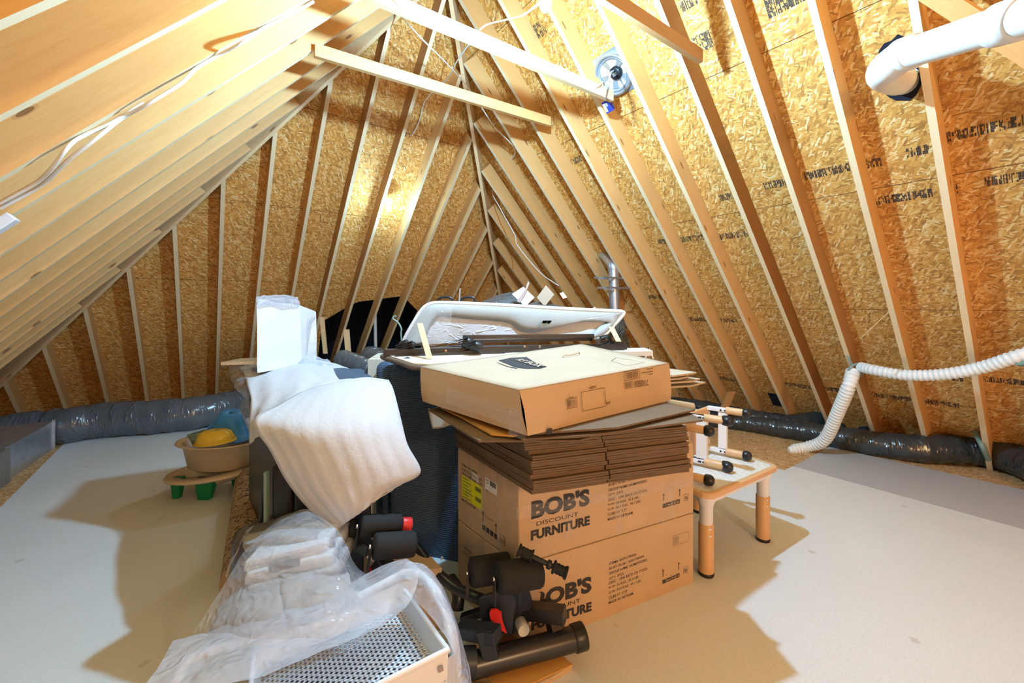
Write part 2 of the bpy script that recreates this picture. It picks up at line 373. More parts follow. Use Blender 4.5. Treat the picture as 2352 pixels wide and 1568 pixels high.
# ---------------------------------------------------------------- printed writing
def text_mesh(s, bold=0.0):
    cu = bpy.data.curves.new('t', 'FONT'); cu.body = s; cu.size = 1; cu.offset = bold; cu.resolution_u = 3
    o = bpy.data.objects.new('t', cu); COL.objects.link(o); dg = bpy.context.evaluated_depsgraph_get(); dg.update()
    me = bpy.data.meshes.new_from_object(o.evaluated_get(dg)); vs = [v.co.copy() for v in me.vertices]; fs = [list(p.vertices) for p in me.polygons]
    bpy.data.objects.remove(o); bpy.data.meshes.remove(me); bpy.data.curves.remove(cu)
    return vs, fs
def put_text(mb, s, O, ex, ey, w, h, bold=0.0, shear=0.0, yshift=0.0):   # fills box w x h at O with axes ex, ey
    vs, fs = text_mesh(s, bold); x0 = min(v.x for v in vs); x1 = max(v.x for v in vs); y0 = min(v.y for v in vs); y1 = max(v.y for v in vs)
    b = len(mb.v)
    for v in vs:
        a, c = (v.x-x0)/(x1-x0)*w, (v.y-y0)/(y1-y0)*h
        mb.v.append(O + ex*a + ey*(c + shear*a))
    for f in fs: mb.f.append([b+i for i in f]); mb.sm.append(False); mb.uv.append([(0, 0)]*len(f))
class Plane:      # a printable surface, addressed by where a sight line of the photograph meets it
    def __init__(s, O, ex, ey, lift=.0012):
        s.O, s.ex = V(O), V(ex).normalized(); n = s.ex.cross(V(ey)).normalized(); s.ey = n.cross(s.ex).normalized(); s.n = n
        if n.dot(C0-s.O) < 0: s.n = -n
        s.O = s.O + s.n*lift
    def p(s, u, v):
        d = ray(u, v); P = C0 + d*((s.O-C0).dot(s.n)/d.dot(s.n)); q = P-s.O; return q.dot(s.ex), q.dot(s.ey)
    def w(s, x, y): return s.O + s.ex*x + s.ey*y
    def text(s, mb, txt, bl, br, hpx, bold=0.0):
        x0, y0 = s.p(*bl); x1, y1 = s.p(*br); xt, yt = s.p(bl[0], bl[1]-hpx)
        put_text(mb, txt, s.w(x0, y0), s.ex, s.ey, x1-x0, yt-y0, bold, (y1-y0)/(x1-x0))
    def quad(s, mb, pts):
        mb.face([s.w(*s.p(*q)) for q in pts], [(0, 0), (1, 0), (1, 1), (0, 1)][:len(pts)] if len(pts) == 4 else None)
    def rect(s, mb, x0, y0, x1, y1, t=0.0): # outline or filled in plane metres
        if not t: mb.face([s.w(x0, y0), s.w(x1, y0), s.w(x1, y1), s.w(x0, y1)]); return
        for a in ((x0, y0, x1, y0+t), (x0, y1-t, x1, y1), (x0, y0, x0+t, y1), (x1-t, y0, x1, y1)): s.rect(mb, *a)
# ---------------------------------------------------------------- the setting: floor, roof slopes, gable
EPS = -.02
mb = MB(); mb.hexa([ab(-5.2, -2.9, -.03), ab(-5.2, 6.4, -.03), ab(8.6, 6.4, -.03), ab(8.6, -2.9, -.03), ab(-5.2, -2.9, 0), ab(-5.2, 6.4, 0), ab(8.6, 6.4, 0), ab(8.6, -2.9, 0)])
struct(mb.build('floor', M['osb_floor']))
def slab(name, poly, m, z0=.001, th=.006):
    mb = MB(); q = [ab(a, b, z0) for a, b in poly]
    mb.prism(q, Z*th); return tag(mb.build(name, m), *SLAB.pop(0))
SLAB = [('long white floor panels laid between the pile and the grey duct on the left', 'floor panel'),
        ('broad white floor panels under the white table on the right', 'floor panel'),
        ('grey floor panel beside the black duct on the right', 'floor panel')]
slab('floor_panel', [(-5, -1.25), (-5, 1.6), (6.85, 1.6), (6.85, -1.25)], M['floor'])
slab('floor_panel', [(-5, 1.6), (-5, 4.55), (1.67, 4.55), (1.67, 4.38), (1.95, 4.3), (1.95, 1.6)], M['floor'])
slab('floor_panel', [(-5, 4.552), (-5, 5.62), (1.66, 5.5), (1.66, 4.552)], M['floor_grey'])
TH = .184                                   # rafter depth
# ridge and hips (underside planes)
nb, _, Nb, cb, _ = SL['b']; nr, _, Nr, crr, _ = SL['r']; nl, _, Nl, cl_, _ = SL['l']
def meet(k1, k2, off, z):       # point at height z on two slopes
    M1, M2 = SL[k1], SL[k2]
    a1, b1 = M1[0].dot(A)*math.sin(M1[1]), M1[0].dot(B)*math.sin(M1[1]); a2, b2 = M2[0].dot(A)*math.sin(M2[1]), M2[0].dot(B)*math.sin(M2[1])
    r1 = M1[3]+off-z*math.cos(M1[1]); r2 = M2[3]+off-z*math.cos(M2[1]); D = a1*b2-a2*b1
    return ab((r1*b2-r2*b1)/D, (a1*r2-a2*r1)/D, z)
def ridge_at(off):
    # B and z where left and right slopes meet
    s1, c1, s2, c2 = math.sin(PL), math.cos(PL), math.sin(PR), math.cos(PR); r1, r2 = cl_+off, crr+off
    D = -s1*c2 - s2*c1; return ((r1*c2-r2*c1)/D, (-s1*r2-s2*r1)/D)
RB, RZ = ridge_at(0)
def apexA(off):
    b, z = ridge_at(off); return (cb+off-z*math.cos(PB))/math.sin(PB)
AA = apexA(0)
offS = TH
bS, zS = ridge_at(offS); aS = apexA(offS); AF = -5.0
def uvp(k, P):
    n, pi, N, c, up = SL[k]; al = A if k != 'b' else B; return (P.dot(al), P.dot(up))
def sheath(name, k, poly, hole=None):
    N = SL[k][2]; mb = MB()
    mb.face(poly, [uvp(k, p) for p in poly]); mb.face([p+N*.015 for p in poly][::-1], [uvp(k, p) for p in poly][::-1])
    for i in range(len(poly)):
        j = (i+1) % len(poly); mb.face([poly[i], poly[j], poly[j]+N*.015, poly[i]+N*.015])
    o = mb.build(name, M['osb']); return struct(o)
zl = -.35
apex = ab(aS, bS, zS); ridge0 = ab(AF, bS, zS)
wr = sheath('wall_right', 'r', [meet('r', 'b', offS, zl), apex, ridge0, V(ridge0)+(-SL['r'][4])*((zS-zl)/math.sin(PR))])
wl = sheath('wall_left', 'l', [meet('l', 'b', offS, zl), apex, ridge0, V(ridge0)+(-SL['l'][4])*((zS-zl)/math.sin(PL))][::-1])
# back slope with the opening in the sheathing
hp = [onp(u, v, 'b', offS) for u, v in ((738, 850), (740, 738), (795, 705), (824, 692), (918, 680), (936, 690), (962, 716), (985, 850))]
Lc, Rc = meet('l', 'b', offS, zl), meet('r', 'b', offS, zl)
up = SL['b'][4]
def lowpt(P): return P - up*((P.z-zl)/up.z)
def xhip(P, side): return None
mb = MB()
def bf(poly): mb.face(poly, [uvp('b', p) for p in poly])
def hip_at(z, side): return meet(side, 'b', offS, z)
bf([Lc, lowpt(hp[0]), hp[1], hp[2], hp[3], apex])
bf([apex, hp[3], hp[4]]); bf([apex, hp[4], hp[5], hp[6], hp[7], lowpt(hp[7]), Rc])
struct(mb.build('wall_back', M['osb'], solid=.012))
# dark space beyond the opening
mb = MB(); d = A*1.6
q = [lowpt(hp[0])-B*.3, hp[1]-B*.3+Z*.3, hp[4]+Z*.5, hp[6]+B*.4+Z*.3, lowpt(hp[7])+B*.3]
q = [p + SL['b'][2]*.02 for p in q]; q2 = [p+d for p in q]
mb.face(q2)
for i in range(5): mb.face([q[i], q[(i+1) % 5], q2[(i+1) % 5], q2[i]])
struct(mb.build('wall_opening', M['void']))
# gable behind the camera
mb = MB(); g = [ab(AF, -tof('l', zl)-.2, zl), ab(AF, tof('r', zl)+.2, zl), ab(AF, bS, zS)]
mb.prism(g, -A*.02); struct(mb.build('wall_front', M['osb']))
# rafters
def raf_label(k, i, n, jack):
    words = {'b': 'back slope', 'r': 'right slope', 'l': 'left slope'}[k]
    ordn = ['first', 'second', 'third', 'fourth', 'fifth', 'sixth', 'seventh', 'eighth', 'ninth', 'tenth', 'eleventh', 'twelfth', 'thirteenth', 'fourteenth', 'fifteenth', 'sixteenth', 'seventeenth', 'eighteenth', 'nineteenth', 'twentieth']
    frm = {'b': 'from its left corner', 'r': 'from the far corner', 'l': 'from the far corner'}[k]
    return 'pine rafter on the %s, %s %s' % (words, ordn[i % 20], frm)
def rafter(k, along, pos, w, z0, z1, label, m, group):
    n, pi, N, c, upv = SL[k]
    a = along*pos + n*tof(k, z0) + Z*z0; b = along*pos + n*tof(k, z1) + Z*z1
    mb = MB(); mb.board(a, b, along*w, N*(TH-.002)); o = mb.build('rafter', m); tag(o, label, 'rafter', group)
    o.data.materials.append(M['lum_edge_lit']); o.data.polygons[0].material_index = 1  # underside face gets the painted-in light
def hipz(k, t):     # height where a jack rafter at coordinate t meets the hip
    if k == 'b':
        zl_ = (cl_ + t*math.sin(PL))/math.cos(PL); zr_ = (crr - t*math.sin(PR))/math.cos(PR); return min(zl_, zr_)
    return min(RZ, (cb - t*math.sin(PB))/math.cos(PB))
i = 0
for j in range(-1, 17):
    t = OB + j*SP; zz = hipz('b', t+.019)-.03
    if zz < .25: continue
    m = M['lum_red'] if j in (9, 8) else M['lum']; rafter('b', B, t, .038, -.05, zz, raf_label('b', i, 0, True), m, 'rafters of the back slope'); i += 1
i = 0
for j in range(-9, 12):
    t = OR - j*SP; zz = hipz('r', t)-.03
    if zz < .3: continue
    m = M['lum_dark'] if j == 1 else (M['lum_red'] if j in (2,) else M['lum'])
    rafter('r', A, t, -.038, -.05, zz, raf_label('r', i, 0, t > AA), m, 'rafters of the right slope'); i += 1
i = 0
for j in range(12, -9, -1):
    t = OL + j*SP; zz = hipz('l', t)-.03
    if zz < .3: continue
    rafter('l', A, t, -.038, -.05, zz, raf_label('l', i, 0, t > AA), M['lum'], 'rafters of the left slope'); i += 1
# hip boards and ridge board
def hip(k, label):
    p0, p1 = meet(k, 'b', 0, -.05), meet(k, 'b', 0, RZ-.02); dirn = (p1-p0); hd = V((dirn.x, dirn.y, 0)).normalized(); side = hd.cross(Z)
    mb = MB(); mb.board(p0-side*.019-Z*.03, p1-side*.019-Z*.03, side*.038, Z*.29); tag(mb.build('hip_board', M['lum_pale']), label, 'roof beam')
hip('l', 'long pale hip board running down to the far left corner'); hip('r', 'long pale hip board running down to the far right corner')
mb = MB(); mb.board(ab(AF+.02, RB-.019, RZ-.03), ab(AA, RB-.019, RZ-.03), B*.038, Z*.26); tag(mb.build('ridge_board', M['lum_pale']), 'pale ridge board along the top of the roof', 'roof beam')
# collar ties
def tie(a, zt, m, label, b0=None, cut=0.0, tilt=0.0, hgt=.089):
    bl = -tof('l', zt)-.10 if b0 is None else b0; br = tof('r', zt)+.02-cut
    mb = MB(); mb.board(ab(a, bl, zt-tilt), ab(a, br, zt+tilt), A*-.038, Z*hgt); tag(mb.build('collar_tie', m), label, 'roof beam', 'collar ties across the roof')
tie(3.18, 3.295, M['lum'], 'collar tie farthest from the camera, below the bare corner of the roof', .62, .10, .03)
tie(2.40, 3.26, M['lum_pale'], 'collar tie with a white cable stapled along its side', None, .12, .01)
tie(1.61, 3.23, M['lum_red'], 'brown collar tie ending at the dark amber rafter', None, .15)
p0 = onp(2060, -30, 'r', -.042); p1 = onp(2440, 215, 'r', -.042)
dd = (p1-p0).normalized(); wv = dd.cross(SL['r'][2]).normalized()*.085
mb = MB(); mb.board(p0, p1, wv, SL['r'][2]*.038); tag(mb.build('brace_board', M['lum']), 'diagonal pine brace board crossing behind the white drain pipe', 'roof beam')
# print bands on the sheathing
def stamp(k, u0, v0, u1, v1, hm=.068, par=None, seed=0):
    rnd = random.Random(int(u0*7+v0)+seed); off = TH-.0015
    P, Q = onp(u0, v0, k, off), onp(u1, v1, k, off); n, pi, N, c, upv = SL[k]; al = A if k != 'b' else B
    ex = al if (Q-P).dot(al) > 0 else -al; L = abs((Q-P).dot(al)); ey = upv; mb = MB(); x = 0
    Lm = Q-P; slope = Lm.dot(ey)/max(L, 1e-3)*0
    while x < L:
        w = rnd.uniform(.003, .009); yy = 0
        while yy < hm:
            h = rnd.uniform(.006, .03)
            if rnd.random() < .72:
                o = P + ex*x + ey*(yy-hm/2); mb.face([o, o+ex*w, o+ex*w+ey*min(h, hm-yy), o+ey*min(h, hm-yy)])
            yy += h+.002
        x += w+rnd.choice((.001, .001, .002, .006))
    if mb.f: mb.build('printed_mark', M['ink_soft'], par)
wb = [o for o in COL.objects if o.name == 'wall_back'][0]
for q in ((608, 566, 652, 566), (690, 573, 757, 574), (795, 583, 860, 585), (215, 720, 262, 720), (300, 722, 345, 723), (350, 724, 398, 725), (413, 725, 476, 725), (538, 722, 550, 722),
          (40, 876, 100, 874), (147, 876, 188, 874), (245, 868, 318, 866), (338, 864, 402, 862), (428, 860, 462, 859), (1045, 592, 1085, 597), (1098, 600, 1125, 604), (645, 884, 690, 884), (1000, 572, 1020, 576)):
    stamp('b', *q, par=wb)
for q in ((875, 112, 948, 130), (972, 148, 1032, 160)): stamp('b', *q, hm=.17, par=wb)
for q in ((1755, 428, 1812, 420), (1848, 405, 1965, 392), (2082, 352, 2132, 345), (1990, 378, 2024, 372), (2162, 318, 2352, 290), (2012, 462, 2144, 450), (2262, 418, 2352, 408), (2176, 437, 2197, 433),
          (1653, 455, 1684, 450), (1555, 552, 1618, 548), (1512, 556, 1535, 554), (1646, 545, 1718, 540), (1572, 732, 1622, 732), (1648, 735, 1692, 735), (1805, 882, 1862, 886), (1896, 892, 1940, 896),
          (2000, 905, 2092, 916), (2118, 920, 2202, 930), (2238, 868, 2352, 872), (1312, 372, 1336, 366), (1652, 868, 1690, 870), (1478, 682, 1520, 684), (2185, 868, 2212, 868)):
    stamp('r', *q, par=wr)
for q in ((1760, 22, 1862, 2), (1590, 110, 1640, 104), (1560, 10, 1600, 4), (1230, 75, 1255, 70)): stamp('r', *q, hm=.12, par=wr)
# ---------------------------------------------------------------- bare bulbs
def bulb(base, ax, label, r=.030, hold=.05, cord=None, m=None):
    ax = V(ax).normalized(); t = thing('light_bulb', base, label, 'light bulb')
    mb = MB(); mb.lathe([(.001, 0), (.046, 0), (.046, .012), (.026, .02), (.024, hold), (.001, hold)], base, ax, 20); mb.build('lamp_holder', M['white_pl'], t)
    mb = MB(); c = V(base)+ax*(hold); mb.lathe([(.013, 0), (.015, .012), (r*.8, .035), (r, .06), (r*.93, .08), (r*.6, .098), (.001, .105)], c, ax, 20); mb.build('bulb', m or M['bulb'], t)
    return t
bulb(at(1253, -42, 2.15), (0, 0, -1), 'lit bare bulb hanging at the top edge over the pile')
bulb(onp(893, 461, 'b', -.002), (.12, -.35, -.9), 'small lit bare bulb fixed to a rafter of the back slope', m=M['bulb_small'])
mb = MB(); mb.tube([at(1253, -42, 2.15), at(1253, -42, 2.15)+Z*.04], .008, 8); tag(mb.build('lamp_cord', M['cable']), 'short white cord carrying the top bulb', 'cord')

gl = ab(-3.7, .3, 2.42)  # unseen fill light, added to brighten the shaded floor and cartons
t = thing('fill_globe', gl, 'added warm fill light globe, unseen far behind the camera', 'fill light')
mb = MB(); mb.lathe([(.001, -.18), (.07, -.166), (.127, -.127), (.166, -.07), (.18, 0), (.166, .07), (.127, .127), (.07, .166), (.001, .18)], gl, Z, 24); mb.build('globe', M['globe'], t)
mb = MB(); mb.tube([gl+Z*.17, gl+Z*.34], .012, 8); mb.build('lamp_cord', M['cable'], t)  # cord made up along with the fill globe
# ---------------------------------------------------------------- two furniture cartons with printing
N0, F0 = V((.03, 1.87, 0)), V((1.010, 2.343, 0)); L0 = V((-.292, 2.265, 0)); K0 = F0+L0-N0
ICON = lambda P, mb, pts: P.quad(mb, pts)
def carton(z0, z1, label, upper):
    t = thing('furniture_carton', (N0+K0)/2+Z*z0, label, 'box')
    a = [N0, F0, K0, L0]; mb = MB(); g = .002
    mb.hexa([p+Z*(z0+g) for p in a]+[p+Z*(z1-g) for p in a]); mb.build('box_body', M['card'], t, bevel=.006)
    ex, dz = (F0-N0), z1-z0
    PF = Plane(N0+Z*z0, ex, Z); PL_ = Plane(N0+Z*z0, N0-L0, Z)
    mb = MB()
    zz = lambda x, y: (1150+x*.27427, 1050+y*.27427)
    if upper:
        PF.text(mb, "BOB'S", zz(257, 522), zz(745, 400), 43, .05); PF.text(mb, 'DISCOUNT', zz(300, 575), zz(650, 490), 9.5, 0)
        PF.text(mb, 'FURNITURE', zz(253, 700), zz(747, 565), 23, .05)
        L = [("BOB'S SKU#.: 10001349004", 905, 245, 1200, 170), ('GROUP NAME: HOMEWORKS', 903, 288, 1227, 207), ('QTY: 2PCS', 902, 328, 1025, 300), ('DESC.:  UPH BACK CH STOOL', 902, 370, 1230, 286),
             ('N.W: 16 KGS,  35.2 LBS.', 900, 410, 1160, 345), ('G.W: 20.5 KGS,  45.1 LBS.', 898, 450, 1175, 378), ('CUBE FT: 7.77', 897, 492, 1055, 450), ('MADE IN VIETNAM', 896, 533, 1105, 475)]
        ar = ((1365, 365, 300), (1500, 325, 262)); sq = [(1358+j*37, 425-j*11) for j in range(4)]; no = (1535, 370)
    else:
        PF.text(mb, "BOB'S", zz(268, 1285), zz(762, 1125), 41, .05); PF.text(mb, 'DISCOUNT', zz(318, 1320), zz(668, 1212), 9.5, 0)
        PF.text(mb, 'FURNITURE', zz(258, 1452), zz(762, 1285), 23, .05)
        L = [('ITEM#: 4009-CPB526', 910, 905, 1135, 822), ("BOB'S SKU#.: 10001349004", 910, 945, 1200, 838), ('GROUP NAME: HOMEWORKS', 910, 985, 1227, 866), ('QTY: 2PCS', 908, 1030, 1030, 985), ('DESC.:  UPH BACK CH STOOL', 908, 1065, 1232, 940),
             ('N.W: 16 KGS,  35.2 LBS.', 906, 1105, 1160, 1010), ('G.W: 20.5 KGS,  45.1 LBS.', 906, 1147, 1178, 1042), ('CUBE FT: 7.77', 906, 1190, 1060, 1132), ('MADE IN VIETNAM', 906, 1230, 1110, 1150)]
        ar = ((1360, 1000, 935), (1493, 940, 875)); sq = [(1355+j*37, 1060-j*16) for j in range(4)]; no = (1530, 975)
    mb.build('brand_print', M['ink'], t); mb = MB()
    for s, x0, y0, x1, y1 in L: PF.text(mb, s, zz(x0, y0), zz(x1, y1), 6.3, .004)
    mb.build('shipping_text', M['ink'], t); mb = MB()
    for x, y0, y1 in ar:
        PF.quad(mb, [zz(x-2.5, y0), zz(x+2.5, y0-1), zz(x+2.5, y1+12), zz(x-2.5, y1+14)]); PF.quad(mb, [zz(x-8, y1+20), zz(x+8, y1+14), zz(x, y1)])
    for q, (x, y) in enumerate(sq):
        P0 = PF.p(*zz(x, y)); P1 = PF.p(*zz(x+32, y-9-38)); w, h = P1[0]-P0[0], P1[1]-P0[1]
        PF.rect(mb, P0[0], P0[1], P0[0]+w, P0[1]+h*.9, w*.16)
        if q == 0: PF.rect(mb, P0[0]+w*.25, P0[1]+h*.2, P0[0]+w*.75, P0[1]+h*.7)
        if q == 1: PF.rect(mb, P0[0]+w*.2, P0[1]+h*.55, P0[0]+w*.8, P0[1]+h*.75); PF.rect(mb, P0[0]+w*.44, P0[1]+h*.15, P0[0]+w*.56, P0[1]+h*.55)
        if q == 2: PF.rect(mb, P0[0]+w*.4, P0[1]+h*.15, P0[0]+w*.6, P0[1]+h*.8)
        if q == 3: PF.rect(mb, P0[0]+w*.25, P0[1]+h*.5, P0[0]+w*.75, P0[1]+h*.65); PF.rect(mb, P0[0]+w*.45, P0[1]+h*.2, P0[0]+w*.55, P0[1]+h*.5)
    P0 = PF.p(*zz(*no)); P1 = PF.p(*zz(no[0]+36, no[1]-10-58)); PF.rect(mb, P0[0], P0[1], P1[0], P1[1], .0015)
    PF.text(mb, '06', zz(no[0]+7, no[1]-14), zz(no[0]+30, no[1]-20), 8)
    mb.build('handling_marks', M['ink'], t); mb = MB()
    if not upper:
        P0 = PF.p(*zz(1442, 745)); P1 = PF.p(*zz(1576, 612)); P1 = (P1[0], P0[1]+.055); PF.rect(mb, P0[0], P0[1], P1[0], P1[1], .0012)
        for j in range(6): PF.rect(mb, P0[0]+.006, P0[1]+.008+j*.007, P0[0]+.05-.004*(j % 3), P0[1]+.0095+j*.007)
    if mb.f: mb.build('printed_form', M['ink'], t)
    # end panel
    mb = MB()
    if upper:
        for s, bl, br in (('ITEM# 4009-CPB526', (1061, 1069), (1096, 1090)), ("BOB'S SKU# 10001349004", (1061, 1079), (1106, 1106)), ('MADE IN VIETNAM', (1061, 1149), (1092, 1170))): PL_.text(mb, s, bl, br, 6, .006)
        for s, bl, br in (('GROUP NAME: HOMEWORKS', (1061, 1088), (1108, 1117)),): PL_.text(mb, s, bl, br, 6, .006)
        mb.build('printed_text', M['ink'], t); mb = MB()
        for j in range(4): x, y = 1108+j*9, 1215+j*6.6; PL_.quad(mb, [(x, y), (x+7, y+5), (x+7, y-7), (x, y-12)])
        for x, y in ((1109, 1172), (1139, 1200)): PL_.quad(mb, [(x, y+25), (x+1.2, y+26), (x+1.2, y+2), (x, y)]); PL_.quad(mb, [(x-2, y+7), (x+3, y+10), (x+.6, y)])
        PL_.text(mb, 'PACKAGE HAS FRAGILE ITEMS', (1114, 1186), (1134, 1199), 3)
        for a in ([(1148, 1225), (1160, 1234), (1160, 1235), (1148, 1226)], [(1148, 1246), (1160, 1255), (1160, 1256), (1148, 1247)], [(1148, 1225), (1149, 1226), (1149, 1247), (1148, 1246)], [(1159, 1233), (1160, 1234), (1160, 1256), (1159, 1255)]): PL_.quad(mb, a)
        PL_.text(mb, 'CN', (1150, 1243), (1158, 1249), 9)
    else:
        for s, bl, br in (('ITEM# 4009-CPB526', (1064, 1258), (1084, 1274)), ("BOB'S SKU# 10001349004", (1064, 1270), (1090, 1290))): PL_.text(mb, s, bl, br, 6, .006)
    mb.build('printed_text', M['ink'], t)
    if upper:
        lab = MB(); PL_.quad(lab, [(1061, 1089), (1107, 1119), (1107, 1173), (1061, 1140)]); l = lab.build('shipping_label', M['yel_lab'], t); l['label'] = 'yellow shipping label'
        lab = MB(); PL_.quad(lab, [(1114, 1094), (1142, 1112), (1142, 1139), (1114, 1123)]); PL_.quad(lab, [(1085, 1083), (1099, 1093), (1099, 1110), (1085, 1098)]); l = lab.build('shipping_label', M['wht_lab'], t); l['label'] = 'white paper labels'
        P2 = Plane(N0+Z*z0, N0-L0, Z, .0026); mb = MB()
        for j in range(12): PL3 = 1093+j*.75; P2.quad(mb, [(1125+j*1.2, 1103+j*.8), (1125.6+j*1.2, 1103.4+j*.8), (1125.6+j*1.2, 1115+j*.8), (1125+j*1.2, 1114.6+j*.8)])
        for y in (1100, 1106, 1123): P2.quad(mb, [(1116, y), (1122, y+4), (1122, y+5.4), (1116, y+1.4)])
        for j in range(10): P2.quad(mb, [(1092+j*1.3, 1116+j*.85), (1092.7+j*1.3, 1116.4+j*.85), (1092.7+j*1.3, 1126+j*.85), (1092+j*1.3, 1125.6+j*.85)]); P2.quad(mb, [(1092+j*1.3, 1139+j*.9), (1092.7+j*1.3, 1139.4+j*.9), (1092.7+j*1.3, 1149+j*.9), (1092+j*1.3, 1148.6+j*.9)])
        for y in (1095, 1102, 1110, 1117, 1124, 1131, 1138): P2.quad(mb, [(1063, y), (1063+13+(y % 3)*5, y+8+(y % 3)*3.4), (1063+13+(y % 3)*5, y+9.3+(y % 3)*3.4), (1063, y+1.3)])
        P2.text(mb, 'HAWA 6', (1087, 1096), (1097, 1104), 5); mb.build('label_print', M['ink'], t)
        tp = MB(); P3 = Plane(N0+Z*z0, ex, Z, .0018)
        for q in ([(540, 690), (612, 668), (615, 465), (585, 455), (540, 470)], [(960, 640), (1018, 640), (1035, 370), (1000, 362), (970, 385)], [(1328, 565), (1385, 548), (1388, 288), (1333, 285)], [(1400, 532), (1450, 515), (1452, 180), (1430, 172), (1405, 240)]):
            P3.quad(tp, [zz(*w) for w in q])
        P3.quad(tp, [zz(128, 520), zz(128, 415), zz(1630, 170), zz(1630, 235)])
        tp.build('packing_tape', M['film_edge'], t)
    tp = MB(); P4 = Plane(N0+Z*z0, N0-L0, Z, .0018)
    for x in (1070, 1100, 1140, 1165):
        x0, _ = P4.p(x, 1150); P4.rect(tp, x0, .002, x0+.05, z1-z0-.002)
    tp.build('packing_tape', M['film_edge'], t)
    return t
carton(0, .393, 'lower furniture carton with large black printing, flat on the floor', False)
carton(.393, .786, 'upper furniture carton with yellow shipping label, under the folded boxes', True)
# ---------------------------------------------------------------- bundle of flattened boxes
rnd = random.Random(3)
def skew(P, c, k): return c+(P-c)*k
def flatbox(z, th, dx, dy, rot, label, split=True, m='card_dark', base=None):
    Q = base or [V((.085, 1.685, 0)), V((.815, 1.925, 0)), V((.46, 2.55, 0)), V((-.30, 2.27, 0))]
    c = sum(Q, V())/4; R = Matrix.Rotation(rot, 3, 'Z'); Q = [c+R@(p-c)+V((dx, dy, 0)) for p in Q]
    mb = MB()
    def sheet(q, z, t):
        # thin board whose edge wobbles a little
        n = 10; bot, top = [], []
        for i in range(4):
            a, b = q[i], q[(i+1) % 4]
            for k in range(n):
                p = a.lerp(b, k/n); w = .0035*noise.noise(p*9+Z*z*50); nn = (b-a).cross(Z).normalized()
                bot.append(p+nn*w+Z*(z+w)); top.append(p+nn*w*.5+Z*(z+t+w))
        mb.face(bot[::-1]); mb.face(top)
        for i in range(len(bot)): j = (i+1) % len(bot); mb.face([bot[i], bot[j], top[j], top[i]])
    if split:
        f = .44+.012*rnd.random()-.005; g = f+.012
        a, b, c2, d = Q; m1, m2 = a.lerp(b, f), d.lerp(c2, f); m3, m4 = a.lerp(b, g), d.lerp(c2, g)
        q1 = [a, m1, m2, d]; q2 = [m3+(a-d)*(-.01)*rnd.random(), b, c2, m4]
        for zz in (0, .5): sheet(q1, z+th*zz, th*.42); sheet(q2, z+th*zz+.001*rnd.uniform(-1, 1), th*.42)
    else: sheet(Q, z, th)
    return tag(mb.build('flattened_box', M[m]), *label)
words = ['bottom', 'second', 'third', 'fourth', 'fifth', 'sixth', 'seventh', 'eighth', 'ninth', 'tenth', 'eleventh']
z = .790; n = 11
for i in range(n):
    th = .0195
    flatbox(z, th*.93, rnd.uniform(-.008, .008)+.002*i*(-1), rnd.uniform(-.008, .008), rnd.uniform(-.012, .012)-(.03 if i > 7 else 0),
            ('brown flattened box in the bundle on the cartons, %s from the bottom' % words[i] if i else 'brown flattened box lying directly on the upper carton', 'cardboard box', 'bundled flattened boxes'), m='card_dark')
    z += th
# smaller bundle at the left, behind
for i in range(5):
    Q = [V((-.12, 2.02, 0)), V((.05, 1.86, 0)), V((.10, 2.3, 0)), V((-.40, 2.36, 0))]
    Q = [at(1058-i*1.0, 1010, 2.36), at(1182, 1075, 1.88), at(1320, 1040, 2.2), at(1180, 985, 2.7)]; Q = [V((p.x, p.y, 0)) for p in Q]
    if i >= 0: pass
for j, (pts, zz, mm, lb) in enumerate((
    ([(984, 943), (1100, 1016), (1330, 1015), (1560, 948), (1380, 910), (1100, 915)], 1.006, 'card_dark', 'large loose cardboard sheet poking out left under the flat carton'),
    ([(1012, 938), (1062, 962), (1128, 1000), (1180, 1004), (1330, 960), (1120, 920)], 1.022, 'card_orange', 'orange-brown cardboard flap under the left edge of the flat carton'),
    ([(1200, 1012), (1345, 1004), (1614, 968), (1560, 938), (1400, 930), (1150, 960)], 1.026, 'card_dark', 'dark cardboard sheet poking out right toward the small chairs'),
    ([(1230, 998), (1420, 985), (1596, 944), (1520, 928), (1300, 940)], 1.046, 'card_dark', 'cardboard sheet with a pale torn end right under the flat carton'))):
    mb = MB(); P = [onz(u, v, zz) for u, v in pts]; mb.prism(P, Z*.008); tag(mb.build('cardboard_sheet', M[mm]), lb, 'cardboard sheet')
# ---------------------------------------------------------------- big flat carton on top
T = [at(1193, 897, 1.58), at(1536, 835, 2.20), at(1336, 791, 2.74), at(966, 843, 2.17)]
Bm = [at(1212, 1005, 1.585), at(1541, 925, 2.18), at(1336, 900, 2.74), at(971, 916, 2.155)]
Bm[0].z = Bm[1].z = Bm[2].z = Bm[3].z = 1.057
t = thing('flat_carton', (Bm[0]+Bm[2])/2, 'big flat carton numbered 710501 upside down, lying on the flattened boxes', 'box')
mb = MB()
for i in range(4):
    j = (i+1) % 4; rows = []
    for k in range(6):
        f = k/5; bul = math.sin(f*3.14)*.006
        rows.append([Bm[i].lerp(Bm[j], s/12).lerp(T[i].lerp(T[j], s/12), f) + (Bm[j]-Bm[i]).cross(Z).normalized()*(bul+.004*noise.noise(V((s*.4, k*.5, i)))) + Z*(0 if i in (0, 3) and k < 5 else 0) for s in range(13)])
    mb.grid(rows, False)
mb.face(Bm[::-1]); mb.build('box_body', M['card'], t)
rows = []
for a in range(17):
    r = []
    for b in range(17):
        x, y = a/16, b/16
        p = T[0].lerp(T[1], x).lerp(T[3].lerp(T[2], x), y)
        e = (T[2].z-T[1].z)
        p = p - Z*.006*math.sin(3.14*x)*math.sin(3.14*y)
        r.append(p+Z*.002)
    rows.append(r)
mb = MB(); mb.grid(rows); mb.build('lid_panel', M['card_pale'], t, solid=.004)['label'] = 'pale bowed top panel'
